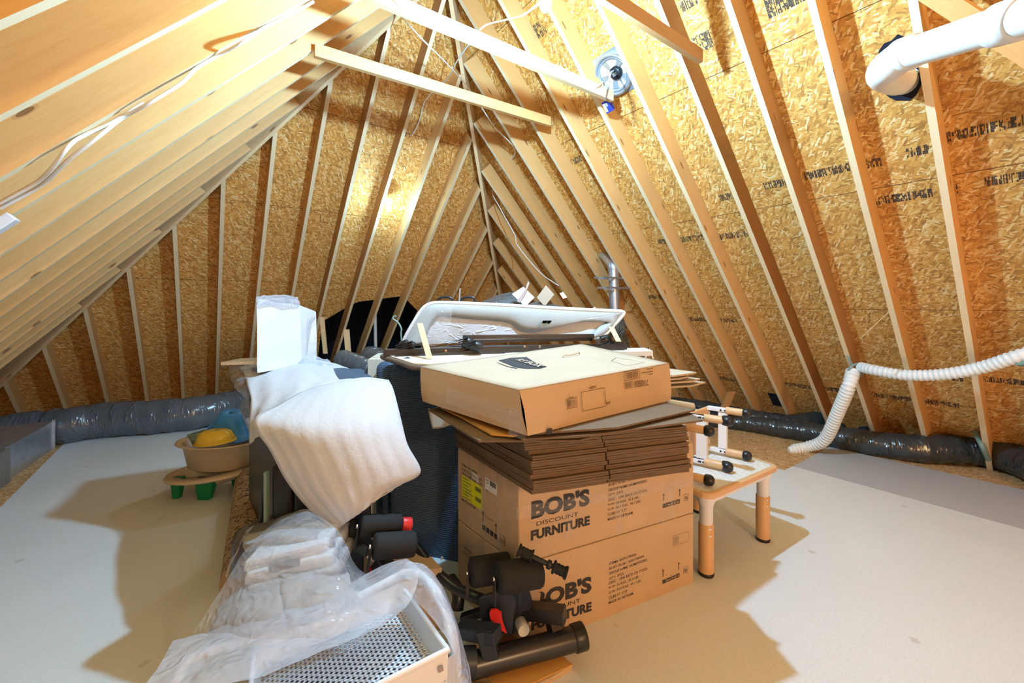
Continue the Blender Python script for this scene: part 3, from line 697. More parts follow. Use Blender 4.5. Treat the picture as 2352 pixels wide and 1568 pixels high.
# peak back panel
mb = MB(); mb.hexa([T[1].lerp(T[2], .985)-Z*.18, T[1]-Z*.02-Z*.1, T[1]+V((-.01, .01, -.12)), T[2]+V((0, .01, -.2)), T[2]-Z*.004, T[1]-Z*.006, T[1]+V((-.01, .01, -.006)), T[2]+V((0, .01, -.004))]); mb.build('back_panel', M['card'], t)
PR_ = Plane(Bm[0], Bm[1]-Bm[0], T[0]-Bm[0], .012)
r6 = lambda x, y: (900+x*.3189, 600+y*.3189)
mb = MB()
def barcode(P, mb, c, rows_=1):       # c: four corners px (bl, br, tr, tl)
    xs = [P.p(*q) for q in c]; x0, y0 = xs[0]; x1, y1 = xs[1]; h = xs[3][1]-xs[0][1]; sl = (y1-y0)/(x1-x0); r_ = random.Random(int(c[0][0]))
    def bar(a, b, lo, hi): mb.face([P.w(a, y0+(a-x0)*sl+lo), P.w(b, y0+(b-x0)*sl+lo), P.w(b, y0+(b-x0)*sl+hi), P.w(a, y0+(a-x0)*sl+hi)])
    L = x1-x0; x = x0+L*.12
    while x < x1-L*.12:
        w = r_.choice((.0009, .0016, .0028)); bar(x, x+w, h*.14, h*.86); x += w+r_.choice((.001, .0018, .0025))
    t_ = .0022; bar(x0, x1, 0, t_); bar(x0, x1, h-t_, h); bar(x0, x0+t_, 0, h); bar(x1-t_, x1, 0, h)
barcode(PR_, mb, [r6(1675, 862), r6(1788, 838), r6(1782, 775), r6(1667, 797)])
mb.build('barcode', M['ink_brown'], t); mb = MB()
barcode(PR_, mb, [r6(1680, 920), r6(1737, 908), r6(1735, 862), r6(1676, 873)])
mb.build('barcode', M['ink_brown'], t); mb = MB()
barcode(PR_, mb, [r6(1262, 1064), r6(1338, 1048), r6(1334, 979), r6(1256, 993)])
mb.build('barcode', M['ink_brown'], t); mb = MB()
q = [r6(1376, 1080), r6(1545, 1042), r6(1533, 909), r6(1364, 943)]; xs = [PR_.p(*w) for w in q]
for i in range(4):
    a, b = xs[i], xs[(i+1) % 4]; d = V((b[0]-a[0], b[1]-a[1], 0)).normalized()*.0012; nn = V((-d.y, d.x, 0))
    mb.face([PR_.w(a[0]+nn.x, a[1]+nn.y), PR_.w(a[0]-nn.x, a[1]-nn.y), PR_.w(b[0]-nn.x, b[1]-nn.y), PR_.w(b[0]+nn.x, b[1]+nn.y)])
mb.build('printed_frame', M['ink_brown'], t); mb = MB()
x0, y0 = PR_.p(*r6(1845, 848)); x1, y1 = PR_.p(*r6(1748, 862)); xh = PR_.p(*r6(1840, 895))[1]; sl = (y0-y1)/(x0-x1)
put_text(mb, '710501', PR_.w(x0, y0), -PR_.ex, -PR_.ey, x0-x1, y0-xh, .01, sl)
mb.build('carton_number', M['ink_brown'], t); mb = MB()
for c in ((1425, 905, 1470, 895), (1425, 915, 1470, 905), (1545, 1015, 1575, 1008), (1545, 1025, 1575, 1018), (1280, 980, 1310, 974), (1840, 775, 1880, 767), (1800, 800, 1880, 790), (1850, 812, 1880, 806)):
    PR_.quad(mb, [r6(c[0], c[1]+5), r6(c[2], c[3]+5), r6(c[2], c[3]), r6(c[0], c[1])])
mb.build('printed_text', M['ink_brown'], t)
mb = MB(); PR_.quad(mb, [r6(1120, 1248), r6(1155, 1240), r6(1153, 1198), r6(1118, 1205)]); mb.build('tape_patch', M['ink'], t)
PT = Plane(T[0]+Z*.012, T[1]-T[0], T[3]-T[0], .004)
def tq(mb, pts): 
    for_ = [];
    for u, v in pts:
        x, y = PT.p(u, v); for_.append((x, y))
    mb.face([PT.w(*c) for c in for_])
def surf(u, v):      # meet a sight line with the bowed lid
    best = None
    for a in range(16):
        for b in range(16):
            q = [rows[a][b], rows[a+1][b], rows[a+1][b+1], rows[a][b+1]]
            for tri in ((0, 1, 2), (0, 2, 3)):
                p0, p1, p2 = [q[i] for i in tri]; nn = (p1-p0).cross(p2-p0); d = ray(u, v); den = nn.dot(d)
                if abs(den) < 1e-12: continue
                P = C0+d*(nn.dot(p0-C0)/den)
                if all(nn.dot((y-x).cross(P-x)) >= -1e-9 for x, y in ((p0, p1), (p1, p2), (p2, p0))):
                    return P+Z*.004
    return None
mb = MB()
def lidstrip(top, bot):
    for i in range(len(top)-1):
        q = [surf(*top[i]), surf(*top[i+1]), surf(*bot[i+1]), surf(*bot[i])]
        if all(w is not None for w in q): mb.face(q)
lidstrip([(1172, 822+1), (1190, 822), (1209, 821), (1228, 833), (1256, 843)], [(1145, 829), (1162, 836), (1185, 845), (1208, 848), (1240, 848)])
lidstrip([(1140, 833), (1165, 842), (1188, 847)], [(1141, 834), (1165, 843.5), (1188, 848.5)])
mb.build('printed_logo', M['ink'], t)
P_, Q_ = surf(1183, 830), surf(1236, 847)
if P_ and Q_:
    mb = MB(); ex = (Q_-P_).normalized(); up_ = surf(1196, 826)
    eyv = (up_-P_); eyv = (eyv-ex*eyv.dot(ex)).normalized()
    put_text(mb, 'RS BOX', P_+Z*.006, ex, eyv, (Q_-P_).length, .045, .02); mb.build('logo_letters', M['card_pale'], t)
mb = MB()
for pts in ([(1416, 822), (1480, 833), (1442, 842), (1404, 830)],):
    for i in range(4):
        a, b = surf(*pts[i]), surf(*pts[(i+1) % 4])
        if a and b: n_ = (b-a).cross(Z).normalized()*.0012; mb.face([a-n_, a+n_, b+n_, b-n_])
if mb.f: mb.build('printed_lines', M['ink_brown'], t)
tp = MB(); P5 = Plane(Bm[3], Bm[0]-Bm[3], T[0]-Bm[0], .012)
P5.quad(tp, [(1022, 925), (1198, 985), (1192, 940), (1028, 890)]); P5.quad(tp, [(1168, 1000), (1209, 1012), (1195, 950), (1168, 940)])
tp.build('packing_tape', M['film_edge'], t)
mb = MB(); a, b = surf(1292, 822), surf(1331, 816)
if a and b: mb.tube([a, a+Z*.012+(b-a)*.1, (a+b)/2+Z*.006, b+Z*.012, b+Z*.002], .0035, 8); tag(mb.build('cardboard_scrap', M['card']), 'small twisted cardboard scrap lying on top of the flat carton', 'cardboard scrap')
# four pale sheets behind its right end
for i, (pts, zz) in enumerate((([(1450, 880), (1547, 874), (1600, 866), (1480, 850)], 1.16), ([(1450, 886), (1560, 880), (1582, 875), (1480, 862)], 1.14), ([(1450, 895), (1590, 886), (1608, 880), (1480, 868)], 1.118), ([(1450, 905), (1590, 896), (1620, 888), (1480, 878)], 1.092))):
    P = [onz(u, v-8, zz+.012) for u, v in pts]; mb = MB(); mb.prism(P, Z*.009)
    tag(mb.build('cardboard_sheet', M['card_pale']), ['topmost', 'second', 'third', 'lowest'][i]+' of the four pale sheets sticking out behind the flat carton', 'cardboard sheet', 'pale sheets behind the flat carton')
# ---------------------------------------------------------------- table and two small chairs
e1, e2 = V((.835, .55, 0)), V((-.55, .835, 0)); tc = V((1.253, 2.783, 0))
t = thing('kids_table', tc, 'white rectangular children table with tan edge and tan adjustable leg tubes', 'table')
def rrect(c, ex, ey, a, b, r, z, n=6):
    out = []
    for sx, sy, s0 in ((1, 1, 0), (-1, 1, 90), (-1, -1, 180), (1, -1, 270)):
        for k in range(n+1):
            g = math.radians(s0+90*k/n); out.append(c + ex*(sx*(a-r)+r*math.cos(g)) + ey*(sy*(b-r)+r*math.sin(g)) + Z*z)
    return out
mb = MB(); mb.prism(rrect(tc, e1, e2, .385, .285, .05, .478), Z*.022); mb.build('tabletop', M['top'], t)
mb = MB(); o_, i_ = rrect(tc, e1, e2, .40, .30, .06, 0), rrect(tc, e1, e2, .372, .272, .045, 0)
n = len(o_); prof = [(0, .472), (1, .472), (1.0, .497), (.8, .503), (0, .502)]
for k in range(n):
    j = (k+1) % n
    for s in range(len(prof)-1):
        (f0, z0), (f1, z1) = prof[s], prof[s+1]
        mb.face([i_[k].lerp(o_[k], f0)+Z*z0, i_[j].lerp(o_[j], f0)+Z*z0, i_[j].lerp(o_[j], f1)+Z*z1, i_[k].lerp(o_[k], f1)+Z*z1], None, True)
mb.build('edge_band', M['tan_pl'], t)
mb = MB()
for s in (-1, 1): mb.box(tc+e2*s*.245+Z*.447, e1*.32, e2*.012, Z*.025); mb.box(tc+e1*s*.335+Z*.447, e1*.012, e2*.23, Z*.025)
mb.build('apron', M['white_pl'], t)
for sx, sy in ((-1, -1), (1, -1), (1, 1), (-1, 1)):
    c = tc+e1*sx*.32+e2*sy*.23
    mb = MB(); mb.tube([c+Z*.472, c+Z*.44, c+Z*.40, c+Z*.24], [.055, .050, .037, .035], 24); lg = mb.build('leg', M['white_pl'], t)
    mb = MB(); mb.tube([c+Z*.022, c+Z*.30, c+Z*.302], [.041, .041, .038], 24); mb.build('leg_sleeve', M['tan_pl'], lg)
    mb = MB(); mb.tube([c+Z*.002, c+Z*.012, c+Z*.026, c+Z*.028], [.038, .043, .043, .040], 24); mb.build('leg_cap', M['black'], lg)
    mb = MB()
    for zz in (.285, .245): mb.rod(c+V((.1, -.99, 0))*.040+Z*zz, c+V((.1, -.99, 0))*.044+Z*zz, .006, 10)
    mb.build('screw', M['chrome'], lg)
def chair(base, ax_up, ax_y, loc, label):     # built lying on its side: chair-up axis, front axis, world z is sideways
    t = thing('kids_chair', loc, label, 'chair', 'small chairs on the table')
    u, y, x = V(ax_up).normalized(), V(ax_y).normalized(), Z
    for sx in (0, 1):
        for sy in (0, 1):
            c = V(base)+x*(sx*.285)+y*(sy*.30)
            mb = MB(); mb.box(c+u*.20, x*.014, y*.017, u*.075); lg = mb.build('leg', M['white_pl'], t, bevel=.004)
            mb = MB(); mb.rod(c+u*.035, c+u*.155, .024, 20, .1); mb.build('leg_sleeve', M['tan_pl'], lg)
            mb = MB(); mb.tube([c-u*.002, c+u*.006, c+u*.022, c+u*.045, c+u*.05], [.014, .026, .033, .031, .027], 22); mb.build('leg_cap', M['black'], lg)
            mb = MB()
            for q in (.145, .172): mb.rod(c+u*(q+.01)-y*.018, c+u*(q+.01)-y*.022, .006, 10); mb.rod(c+u*(q+.01)+y*.018, c+u*(q+.01)+y*.022, .006, 10)
            mb.build('screw', M['black'], lg)
    for sy in (0, 1):
        c = V(base)+y*(sy*.30)+u*.175
        mb = MB(); mb.box(c+x*.1425, x*.125, y*.012, u*.028); mb.build('stretcher', M['white_pl'], t, bevel=.004)
        mb = MB()
        for h in (.085, .2): mb.prism([p-y*.0135 if sy == 0 else p+y*.0125 for p in rrect2(c+x*h, x, u, .042, .018)], y*(.001 if sy == 0 else .001))
        mb.build('stretcher_recess', M['pvc'], t)
    mb = MB(); s = V(base)+u*.28+x*.1425+y*.15; mb.box(s, x*.15, y*.16, u*.010); mb.build('seat', M['tan_pl'], t, bevel=.008)
    rows = []
    for k in range(9):
        g = (k/8-.5); rows.append([V(base)+u*(.36+.20*q/5)+x*(.1425+g*.32)+y*(.33+.02*q/5-.10*(2*g)**2*.5) for q in range(6)])
    mb = MB(); mb.grid(rows); mb.build('backrest', M['tan_pl'], t, solid=.014)
    mb = MB()
    for sx in (-.10, .10): mb.box(V(base)+u*.33+x*(.1425+sx)+y*.315, x*.014, y*.010, u*.06)
    mb.build('back_post', M['white_pl'], t)
    return t
def rrect2(c, ex, ey, a, b, n=8): return [c+ex*(a*math.cos(2*math.pi*k/(2*n)))+ey*(b*math.sin(2*math.pi*k/(2*n))) for k in range(2*n)]
dl = V((.77, -.64, 0)).normalized(); dy = V((.757, .65, 0)).normalized()
D1 = at(1683, 1079, 2.62); D1.z = .536; chair(D1, -dl, dy, D1, 'small white and tan child chair lying on its side at the back of the table')
F1 = at(1640, 1109, 2.42); F1.z = .536; chair(F1-dl*.0, -(dl+V((.02, .05, 0))), (V((.70, .72, 0))), F1, 'small child chair lying on its side nearest the cartons on the table')
# ---------------------------------------------------------------- pipes, ducts, hose, fan, cables
def P3(*q): return [at(*w) for w in q]
t = thing('drain_pipe', onp(2075, 192, 'r', .1), 'white PVC drain pipe with an elbow, coming out through the roof', 'pipe')
e0 = onp(2078, 190, 'r', TH+.03); k0 = at(2022, 170, 2.02); k1 = at(2068, 128, 1.93); k2 = at(2500, -8, 1.25)
hdir = (e0-k0).normalized()
mb = MB(); mb.tube([e0+hdir*.1, e0, e0.lerp(k0, .35)], [.068, .068, .068], 28); mb.build('roof_stub', M['pvc'], t)
el = spline([e0.lerp(k0, .3), e0.lerp(k0, .75), k0+(k1-k0)*.28, k1.lerp(k2, .02)], 8)
mb = MB(); mb.tube(el, [.072+.006*(i < 3) for i in range(len(el))], 28); mb.build('elbow', M['pvc'], t)
dd = (k2-k1).normalized(); mb = MB(); mb.tube([k1-dd*.01, k1, k1+dd*.075, k1+dd*.078], [.066, .073, .073, .066], 28); mb.build('coupling', M['pvc'], t)
mb = MB(); mb.tube([k1, k2], .063, 28); mb.build('pipe', M['pvc'], t)
q = k1.lerp(k2, .62); mb = MB(); mb.tube([q, q+dd*.003, q+dd*.09, q+dd*.093], [.062, .073, .073, .062], 28); mb.build('coupling', M['pvc'], t)
# torn hole in the sheathing around it
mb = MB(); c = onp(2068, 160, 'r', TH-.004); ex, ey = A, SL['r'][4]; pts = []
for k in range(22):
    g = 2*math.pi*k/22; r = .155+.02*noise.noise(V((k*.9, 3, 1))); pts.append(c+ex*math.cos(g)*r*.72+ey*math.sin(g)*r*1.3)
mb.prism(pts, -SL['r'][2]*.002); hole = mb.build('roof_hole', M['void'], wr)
mb = MB(); pts = [p.lerp(c, .22)+(c-p).normalized()*.01 for p in pts[12:22]+pts[:5]]; mb.prism(pts, -SL['r'][2]*.004); mb.build('roof_flashing', M['wht_lab'], wr)
# roof fan between the rafters
c = onp(1412, 168, 'r', TH-.006); nn = -SL['r'][2]; u_, a_ = SL['r'][4], A
t = thing('roof_fan', c, 'round metal roof fan on a square plate between two rafters', 'fan')
mb = MB(); mb.box(c, a_*.185, u_*.185, nn*.004); mb.build('mounting_plate', M['steel'], t)
def ring(r0, r1, h0, h1, n=40): mb = MB(); mb.lathe([(r0, 0), (r0, h1), ((r0+r1)/2, h1+.006), (r1, h1), (r1, 0)], c, nn, n); return mb
ring(.172, .150, 0, .05).build('housing_ring', M['steel'], t); ring(.146, .128, 0, .032).build('housing_ring', M['steel'], t)
mb = MB(); mb.lathe([(.128, .004), (.001, .005)], c, nn, 32); d_ = mb.build('daylit_throat', M['wht_lab'], t)
mb = MB(); mb.lathe([(.001, .05), (.045, .05), (.055, .04), (.055, .008)], c+a_*-.03, nn, 24); mb.build('motor', M['black'], t)
mb = MB(); mb.box(c+nn*.052-a_*.03, a_*.02, u_*.014, nn*.003); mb.build('motor_label', M['steel'], t)
for k in range(5):
    g = 2*math.pi*k/5; d1 = a_*math.cos(g)+u_*math.sin(g); d2 = d1.cross(nn)
    mb = MB(); mb.hexa([c+d1*.04-d2*.012+nn*.012, c+d1*.12-d2*.03+nn*.012, c+d1*.12+d2*.03+nn*.024, c+d1*.04+d2*.012+nn*.02]+[p+nn*.002 for p in (c+d1*.04-d2*.012+nn*.012, c+d1*.12-d2*.03+nn*.012, c+d1*.12+d2*.03+nn*.024, c+d1*.04+d2*.012+nn*.02)]); mb.build('blade', M['steel'], t)
bc = onp(1397, 243, 'r', -.03); t = thing('junction_box', bc, 'blue electrical junction box fixed below the roof fan', 'electrical box')
mb = MB(); mb.box(bc, a_*.032, u_*.05, nn*.026); mb.build('box_body', M['fanblue'], t, bevel=.004)
mb = MB(); mb.box(bc+nn*.028+a_*.014, a_*.012, u_*.036, nn*.001); mb.box(bc+nn*.028-a_*.012+u_*.02, a_*.006, u_*.014, nn*.001); mb.build('box_label', M['wht_lab'], t)
mb = MB(); mb.tube(spline([bc+u_*.05, at(1396, 205, 3.15), at(1402, 170, 3.2), c+nn*.06-a_*.04+u_*.03], 8), .008, 10); tag(mb.build('armoured_cable', M['steel']), 'grey armoured cable from the blue box up to the roof fan', 'cable')
def cable(pts, r, label, grp='white cables'):
    mb = MB(); mb.tube(spline(pts, 7), r, 8); return tag(mb.build('cable', M['cable']), label, 'cable', grp)
yt = lambda u, v, a, z_=None: (lambda d: C0+d*((a-C0.dot(A))/d.dot(A)))(ray(u, v))
a1 = 2.40-.045
cable([yt(890, -18, a1), yt(930, 22, a1), yt(1000, 52, a1), yt(1090, 88, a1), yt(1180, 112, a1), yt(1260, 148, a1), yt(1330, 180, a1), yt(1368, 200, a1), yt(1385, 188, a1), bc+V((-.04, -.03, .1)), bc+u_*.04], .006, 'white cable stapled along the front of the middle collar tie')
cable([onp(915, 28, 'l', -.01), at(960, 80, 3.5), at(1035, 155, 3.9), at(1085, 215, 4.2), at(1135, 290, 4.5), at(1183, 345, 4.9), at(1160, 385, 5.4), at(1131, 436, 5.8), at(1150, 480, 5.6), at(1182, 538, 5.6), at(1190, 565, 5.5), at(1240, 625, 5.3), at(1283, 656, 5.0)], .006, 'white cable hanging in front of the far right corner of the roof')
cable([at(1078, 100, 3.6), at(1050, 140, 3.9), at(1028, 180, 4.2), at(1000, 205, 4.4), at(975, 235, 4.6), at(958, 290, 4.8), at(916, 358, 5.2)], .006, 'white cable looping down toward the small lit bulb')
cable([at(1245, 2, 2.2), at(1200, 35, 2.5), at(1160, 46, 2.8), at(1120, 56, 3.0), at(1102, 68, 3.05)], .006, 'white cable running left from the top bulb')
lo = -.012
cable([onp(720, 4, 'l', lo), onp(660, 38, 'l', lo), onp(610, 62, 'l', lo), onp(565, 92, 'l', lo-.03), onp(500, 128, 'l', lo), onp(450, 158, 'l', lo), onp(415, 192, 'l', lo-.03), onp(340, 238, 'l', lo-.03), onp(280, 272, 'l', lo), onp(225, 315, 'l', lo-.03), onp(160, 365, 'l', lo-.03), onp(95, 425, 'l', lo-.02), onp(0, 478, 'l', lo)], .0075, 'lower of two white cables drooping along the left rafters')
cable([onp(330, 236, 'l', lo), onp(250, 285, 'l', lo), onp(180, 318, 'l', lo), onp(150, 345, 'l', lo-.02), onp(120, 385, 'l', lo-.03), onp(85, 418, 'l', lo-.02), onp(0, 466, 'l', lo)], .0075, 'upper of two white cables drooping along the left rafters')
p = onp(4, 515, 'l', -.02); mb = MB(); mb.box(p, A*.03, SL['l'][4]*.05, SL['l'][2]*.02); tag(mb.build('switch_box', M['white_pl'], bevel=.004), 'small white switch box on a left rafter at the frame edge', 'electrical box')
# flexible ducts
def ribbed(path, r, pitch, dep, n=24, crumple=0.0, seed=0):
    P = spline(path, 14) if len(path) > 2 else path
    L = [0]
    for i in range(1, len(P)): L.append(L[-1]+(P[i]-P[i-1]).length)
    m = int(L[-1]/pitch*4); out, rr = [], []; j = 0
    for i in range(m+1):
        s = L[-1]*i/m
        while j < len(P)-2 and L[j+1] < s: j += 1
        f = (s-L[j])/max(1e-9, L[j+1]-L[j]); out.append(P[j].lerp(P[j+1], f)); rr.append(r(i/m)*(1-dep*(.5+.5*math.cos(2*math.pi*s/pitch))**2))
    mb = MB(); mb.tube(out, rr, n)
    if crumple:
        k = 0
        for i in range(m+1):
            for q in range(n):
                v = mb.v[k]; c_ = out[i]; d = v-c_; mb.v[k] = c_+d*(1+crumple*noise.noise(V((i*.35*pitch*8, q/n*5, seed)))+crumple*.8*noise.noise(V((i*pitch*9, q/n*12, seed+9)))); k += 1
    return mb
def fz(u, v, z): return onz(u, v, z)
mb = ribbed([fz(75, 985, .16)+V((-.35, -.5, 0)), fz(100, 985, .17), fz(145, 980, .18), fz(230, 965, .20), fz(330, 958, .20), fz(430, 950, .20), fz(520, 935, .20), fz(556, 922, .2)+V((.1, .05, 0)), fz(575, 905, .22)+V((.3, .4, 0))], lambda f: .205, .18, .05, 28, .10, 1)
t1 = tag(mb.build('flexible_duct', M['duct']), 'fat grey plastic-wrapped flexible duct along the left back of the floor', 'duct')
mb = ribbed([fz(1500, 952, .08), fz(1600, 961, .08), fz(1687, 969, .085), fz(1806, 985, .10), fz(1883, 997, .107), fz(1997, 1017, .115), fz(2112, 1030, .13), fz(2246, 1034, .15), fz(2352, 1060, .15), fz(2460, 1115, .145)], lambda f: .075+.07*min(1, f*1.3), .13, .05, 26, .10, 2)
tag(mb.build('flexible_duct', M['duct_dark']), 'long black plastic-wrapped flexible duct along the right of the floor', 'duct')
mb = ribbed([fz(1540, 925, .14), fz(1600, 934, .14), fz(1691, 951, .14), fz(1806, 970, .13), fz(1883, 968, .14), fz(1940, 965, .16), fz(1985, 975, .15), fz(2015, 990, .12)], lambda f: .10+.05*(f > .6)*min(1, (f-.6)*6), .14, .06, 24, .12, 3)
tag(mb.build('flexible_duct', M['duct_dark']), 'shorter black flexible duct curling behind the long one', 'duct')
mb = MB(); mb.tube(spline([at(2242, 984, 4.05), at(2243, 1000, 3.9), at(2256, 1025, 3.78), at(2270, 1056, 3.82)], 6), .02, 6); tag(mb.build('duct_strap', M['teal']), 'pale strap around the long black duct', 'strap')
# sheet metal plenum at the left
fb = [V((-4.43, 3.70, 0)), V((-4.94, 4.54, 0))]; dv = (fb[1]-fb[0]).normalized(); pv = V((-dv.y, dv.x, 0))
t = thing('metal_plenum', fb[0], 'galvanized sheet metal duct box on the floor at the left edge', 'duct')
mb = MB(); a_0 = fb[0]-dv*1.2; mb.hexa([a_0, fb[1], fb[1]+pv*.55, a_0+pv*.55]+[p+Z*.30 for p in (a_0, fb[1], fb[1]+pv*.55, a_0+pv*.55)]); mb.build('duct_body', M['steel'], t)
mb = MB(); s0 = fb[0]-dv*.02; mb.box(s0+Z*.16-pv*.006, dv*.01, pv*.012, Z*.155); mb.box(fb[1]-dv*.01+Z*.16-pv*.006, dv*.01, pv*.01, Z*.155); mb.build('flange', M['steel'], t)
mb = MB(); q = fb[0]-dv*.45; mb.box(q+Z*.15-pv*.02, dv*.42, pv*.008, Z*.15); mb.build('insulation_panel', mat('grey_speckled_insulation', (.22, .20, .18), .9, var=.8, vs=90), t)
# corrugated white hose
kn = onp(1962, 846, 'r', -.06)
mb = ribbed([fz(1812, 1034, .012), fz(1855, 1026, .05), at(1895, 1008, 4.30), at(1925, 945, 4.10), at(1950, 885, 3.95), kn+V((-.01, 0, -.02))], lambda f: .058 if f > .05 else .03+.028*f/.05, .034, .20, 18)
tag(mb.build('corrugated_hose', M['hose']), 'white corrugated hose rising from the floor to a rafter', 'hose', None)
mb = ribbed([kn+V((.03, -.03, .02)), at(2010, 850, 3.8), at(2080, 861, 3.6), at(2160, 860, 3.4), at(2250, 845, 3.2), at(2340, 817, 3.0), at(2420, 795, 2.9)], lambda f: .048+.0*f, .034, .20, 18)
tag(mb.build('corrugated_hose', M['hose']), 'white corrugated hose sagging from the rafter out of the right edge', 'hose', None)
mb = MB(); c_ = kn; mb.tube([c_+V((.07*math.cos(g), -.02-.02*math.sin(g), .07*math.sin(g)-.02)) for g in [k*.42 for k in range(16)]], .010, 8); mb.tube([c_+V((-.02, 0, .04)), c_+V((-.06, .03, .16)), c_+V((-.05, .05, .22))], .008, 8); tag(mb.build('hose_strap', M['teal']), 'grey strap tying the white hose to the rafter', 'strap')
mb = MB(); e = at(2348, 822, 3.0); mb.tube([e+V((-.02, 0, .008)), e+V((.01, 0, -.004))], .062, 16); tag(mb.build('hose_strap', M['teal']), 'grey strap on the white hose at the right edge', 'strap')
# metal flue with brackets
t = thing('metal_flue', at(1412, 715, 5.0), 'galvanized metal flue pipe rising behind the mesh bed rail', 'pipe')
fl0, fl1, fl2 = at(1412, 735, 5.2), at(1409, 618, 5.2), at(1388, 585, 5.45)
mb = MB(); mb.tube(spline([fl0-Z*.9, fl0, fl0.lerp(fl1, .5), fl1], 4), .062, 22); mb.build('pipe', M['steel'], t)
mb = MB(); mb.tube(spline([fl1-Z*.02, fl1+Z*.06+V((-.01, .02, 0)), fl2, fl2+V((-.08, .25, .12))], 5), .066, 20); mb.build('elbow', M['steel'], t)
for v_ in (640, 663):
    mb = MB(); c_ = at(1413+(v_-640)*.3, v_, 5.13); mb.board(c_-B*.22+Z*.0, c_+B*.22, Z*.022, -A*.008); mb.board(c_-B*.22+A*.14, c_+B*.22+A*.14, Z*.022, -A*.008); mb.build('bracket', M['steel'], t)
mb = MB(); mb.tube([onz(1772, 958, 0), onz(1772, 958, 0)+Z*.34], .045, 20); tag(mb.build('pvc_stub', M['pvc']), 'short white PVC pipe standing at the foot of the right slope', 'pipe')
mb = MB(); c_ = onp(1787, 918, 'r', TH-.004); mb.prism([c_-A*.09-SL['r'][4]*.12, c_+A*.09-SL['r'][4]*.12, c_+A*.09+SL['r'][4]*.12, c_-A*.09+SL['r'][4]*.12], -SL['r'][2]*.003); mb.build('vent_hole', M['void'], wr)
mb = MB(); mb.tube([at(861, 690, 7.4), at(863, 812, 7.4)], .028, 12); tag(mb.build('vertical_pole', M['pvc']), 'thin grey pole standing in the dark roof opening', 'pole')
for (u0, v0, u1, v1, y, w_, lb) in ((737, 728, 752, 812, 5.6, .045, 'short light wood stake at the left of the dark opening'), (792, 757, 806, 850, 4.6, .05, 'light wood stake leaning in front of the dark opening')):
    mb = MB(); mb.board(at(u1-10, v1, y), at(u0-3, v0, y), V((w_, 0, 0)), V((0, .04, 0))); tag(mb.build('wood_stake', M['lum_pale']), lb, 'wood piece')
for q, lb in (((1655, 925, 1675, 900, 5.0), 'offcut of pine leaning on the right duct behind the chairs'), ((455, 895, 470, 878, 6.6), 'pine block standing behind the left duct'), ((395, 905, 470, 880, 6.8), 'brown offcut leaning behind the left duct'), ((237, 922, 238, 900, 6.6), 'small wood block behind the left duct near the corner')):
    mb = MB(); mb.board(at(q[0], q[1], q[4])-Z*.1, at(q[2], q[3], q[4]), V((.09, .02, 0)), V((0, .04, 0))); tag(mb.build('wood_offcut', M['lum_red']), lb, 'wood piece')
mb = MB(); mb.board(at(1976, 778, 3.4), at(2042, 716, 3.3), V((.004, 0, .004)), V((0, .006, 0))); tag(mb.build('thin_stick', M['lum_pale']), 'thin straw-coloured stick leaning on the right slope', 'stick')
# ---------------------------------------------------------------- the pile behind: navy sofa, bed frame, bed rail
SA, SB = V((-.855, 2.72, 0)), V((-.05, 2.46, 0)); sd = (SB-SA).normalized(); sn = V((-sd.y, sd.x, 0))
t = thing('navy_sofa', SA, 'navy woven sofa standing on end behind the cartons', 'sofa')
def cushion(P, ex, w, dpt, h, r, name, par, m=M['navy'], lift=0.0):
    # upright block with rounded top and front edges
    prof = []
    ey = V((-ex.y, ex.x, 0)); n = 6; rows = []
    ring = []
    for cx, cy, s0 in ((w-r, r, -90), (w-r, dpt-r, 0), (r, dpt-r, 90), (r, r, 180)):
        for k in range(n+1): g = math.radians(s0+90*k/n); ring.append((cx+r*math.cos(g), cy+r*math.sin(g), math.cos(g), math.sin(g)))
    lv = [(0, lift+.002), (0, lift+h*.3), (0, lift+h*.7), (0, lift+h-r)]+[(r*(1-math.cos(math.radians(a))), lift+h-r+r*math.sin(math.radians(a))) for a in (25, 50, 70, 90)]
    for ins, z in lv: rows.append([P+ex*(x-c*ins)+ey*(y-s*ins)+Z*z for x, y, c, s in ring+ring[:1]])
    mb = MB(); mb.grid(rows)
    for k, q in enumerate(mb.uv):
        f = mb.f[k]; per = 0; mb.uv[k] = [((mb.v[i]-P).dot(ex)+(mb.v[i]-P).dot(ey), mb.v[i].z) for i in f]
    mb.face(rows[-1][:-1], [(.1, .1)]*(len(ring))); return mb.build(name, m, par)
cushion(SA+sd*.07-sn*.02, sd, .92, .42, 1.165, .055, 'seat_panel', t)
cushion(SA-sd*.045+sn*.05, sd, .5, .13, 1.16, .06, 'cushion', t); cushion(SA-sd*.19+sn*.19, sd, .6, .13, 1.15, .06, 'cushion', t)
cushion(SA+sd*.35+sn*.42, sd, 1.3, .5, 1.10, .05, 'base_block', t, M['navy'])
# brown carton with open lid left of sofa top
mb = MB(); q = at(845, 822, 3.05); q.z = .0; mb.hexa([q, q+V((.55, .05, 0)), q+V((.5, .45, 0)), q+V((-.05, .4, 0))]+[p+Z*1.155 for p in (q, q+V((.55, .05, 0)), q+V((.5, .45, 0)), q+V((-.05, .4, 0)))]); tag(mb.build('white_carton', M['cream']), 'white-topped carton behind the navy sofa', 'box')
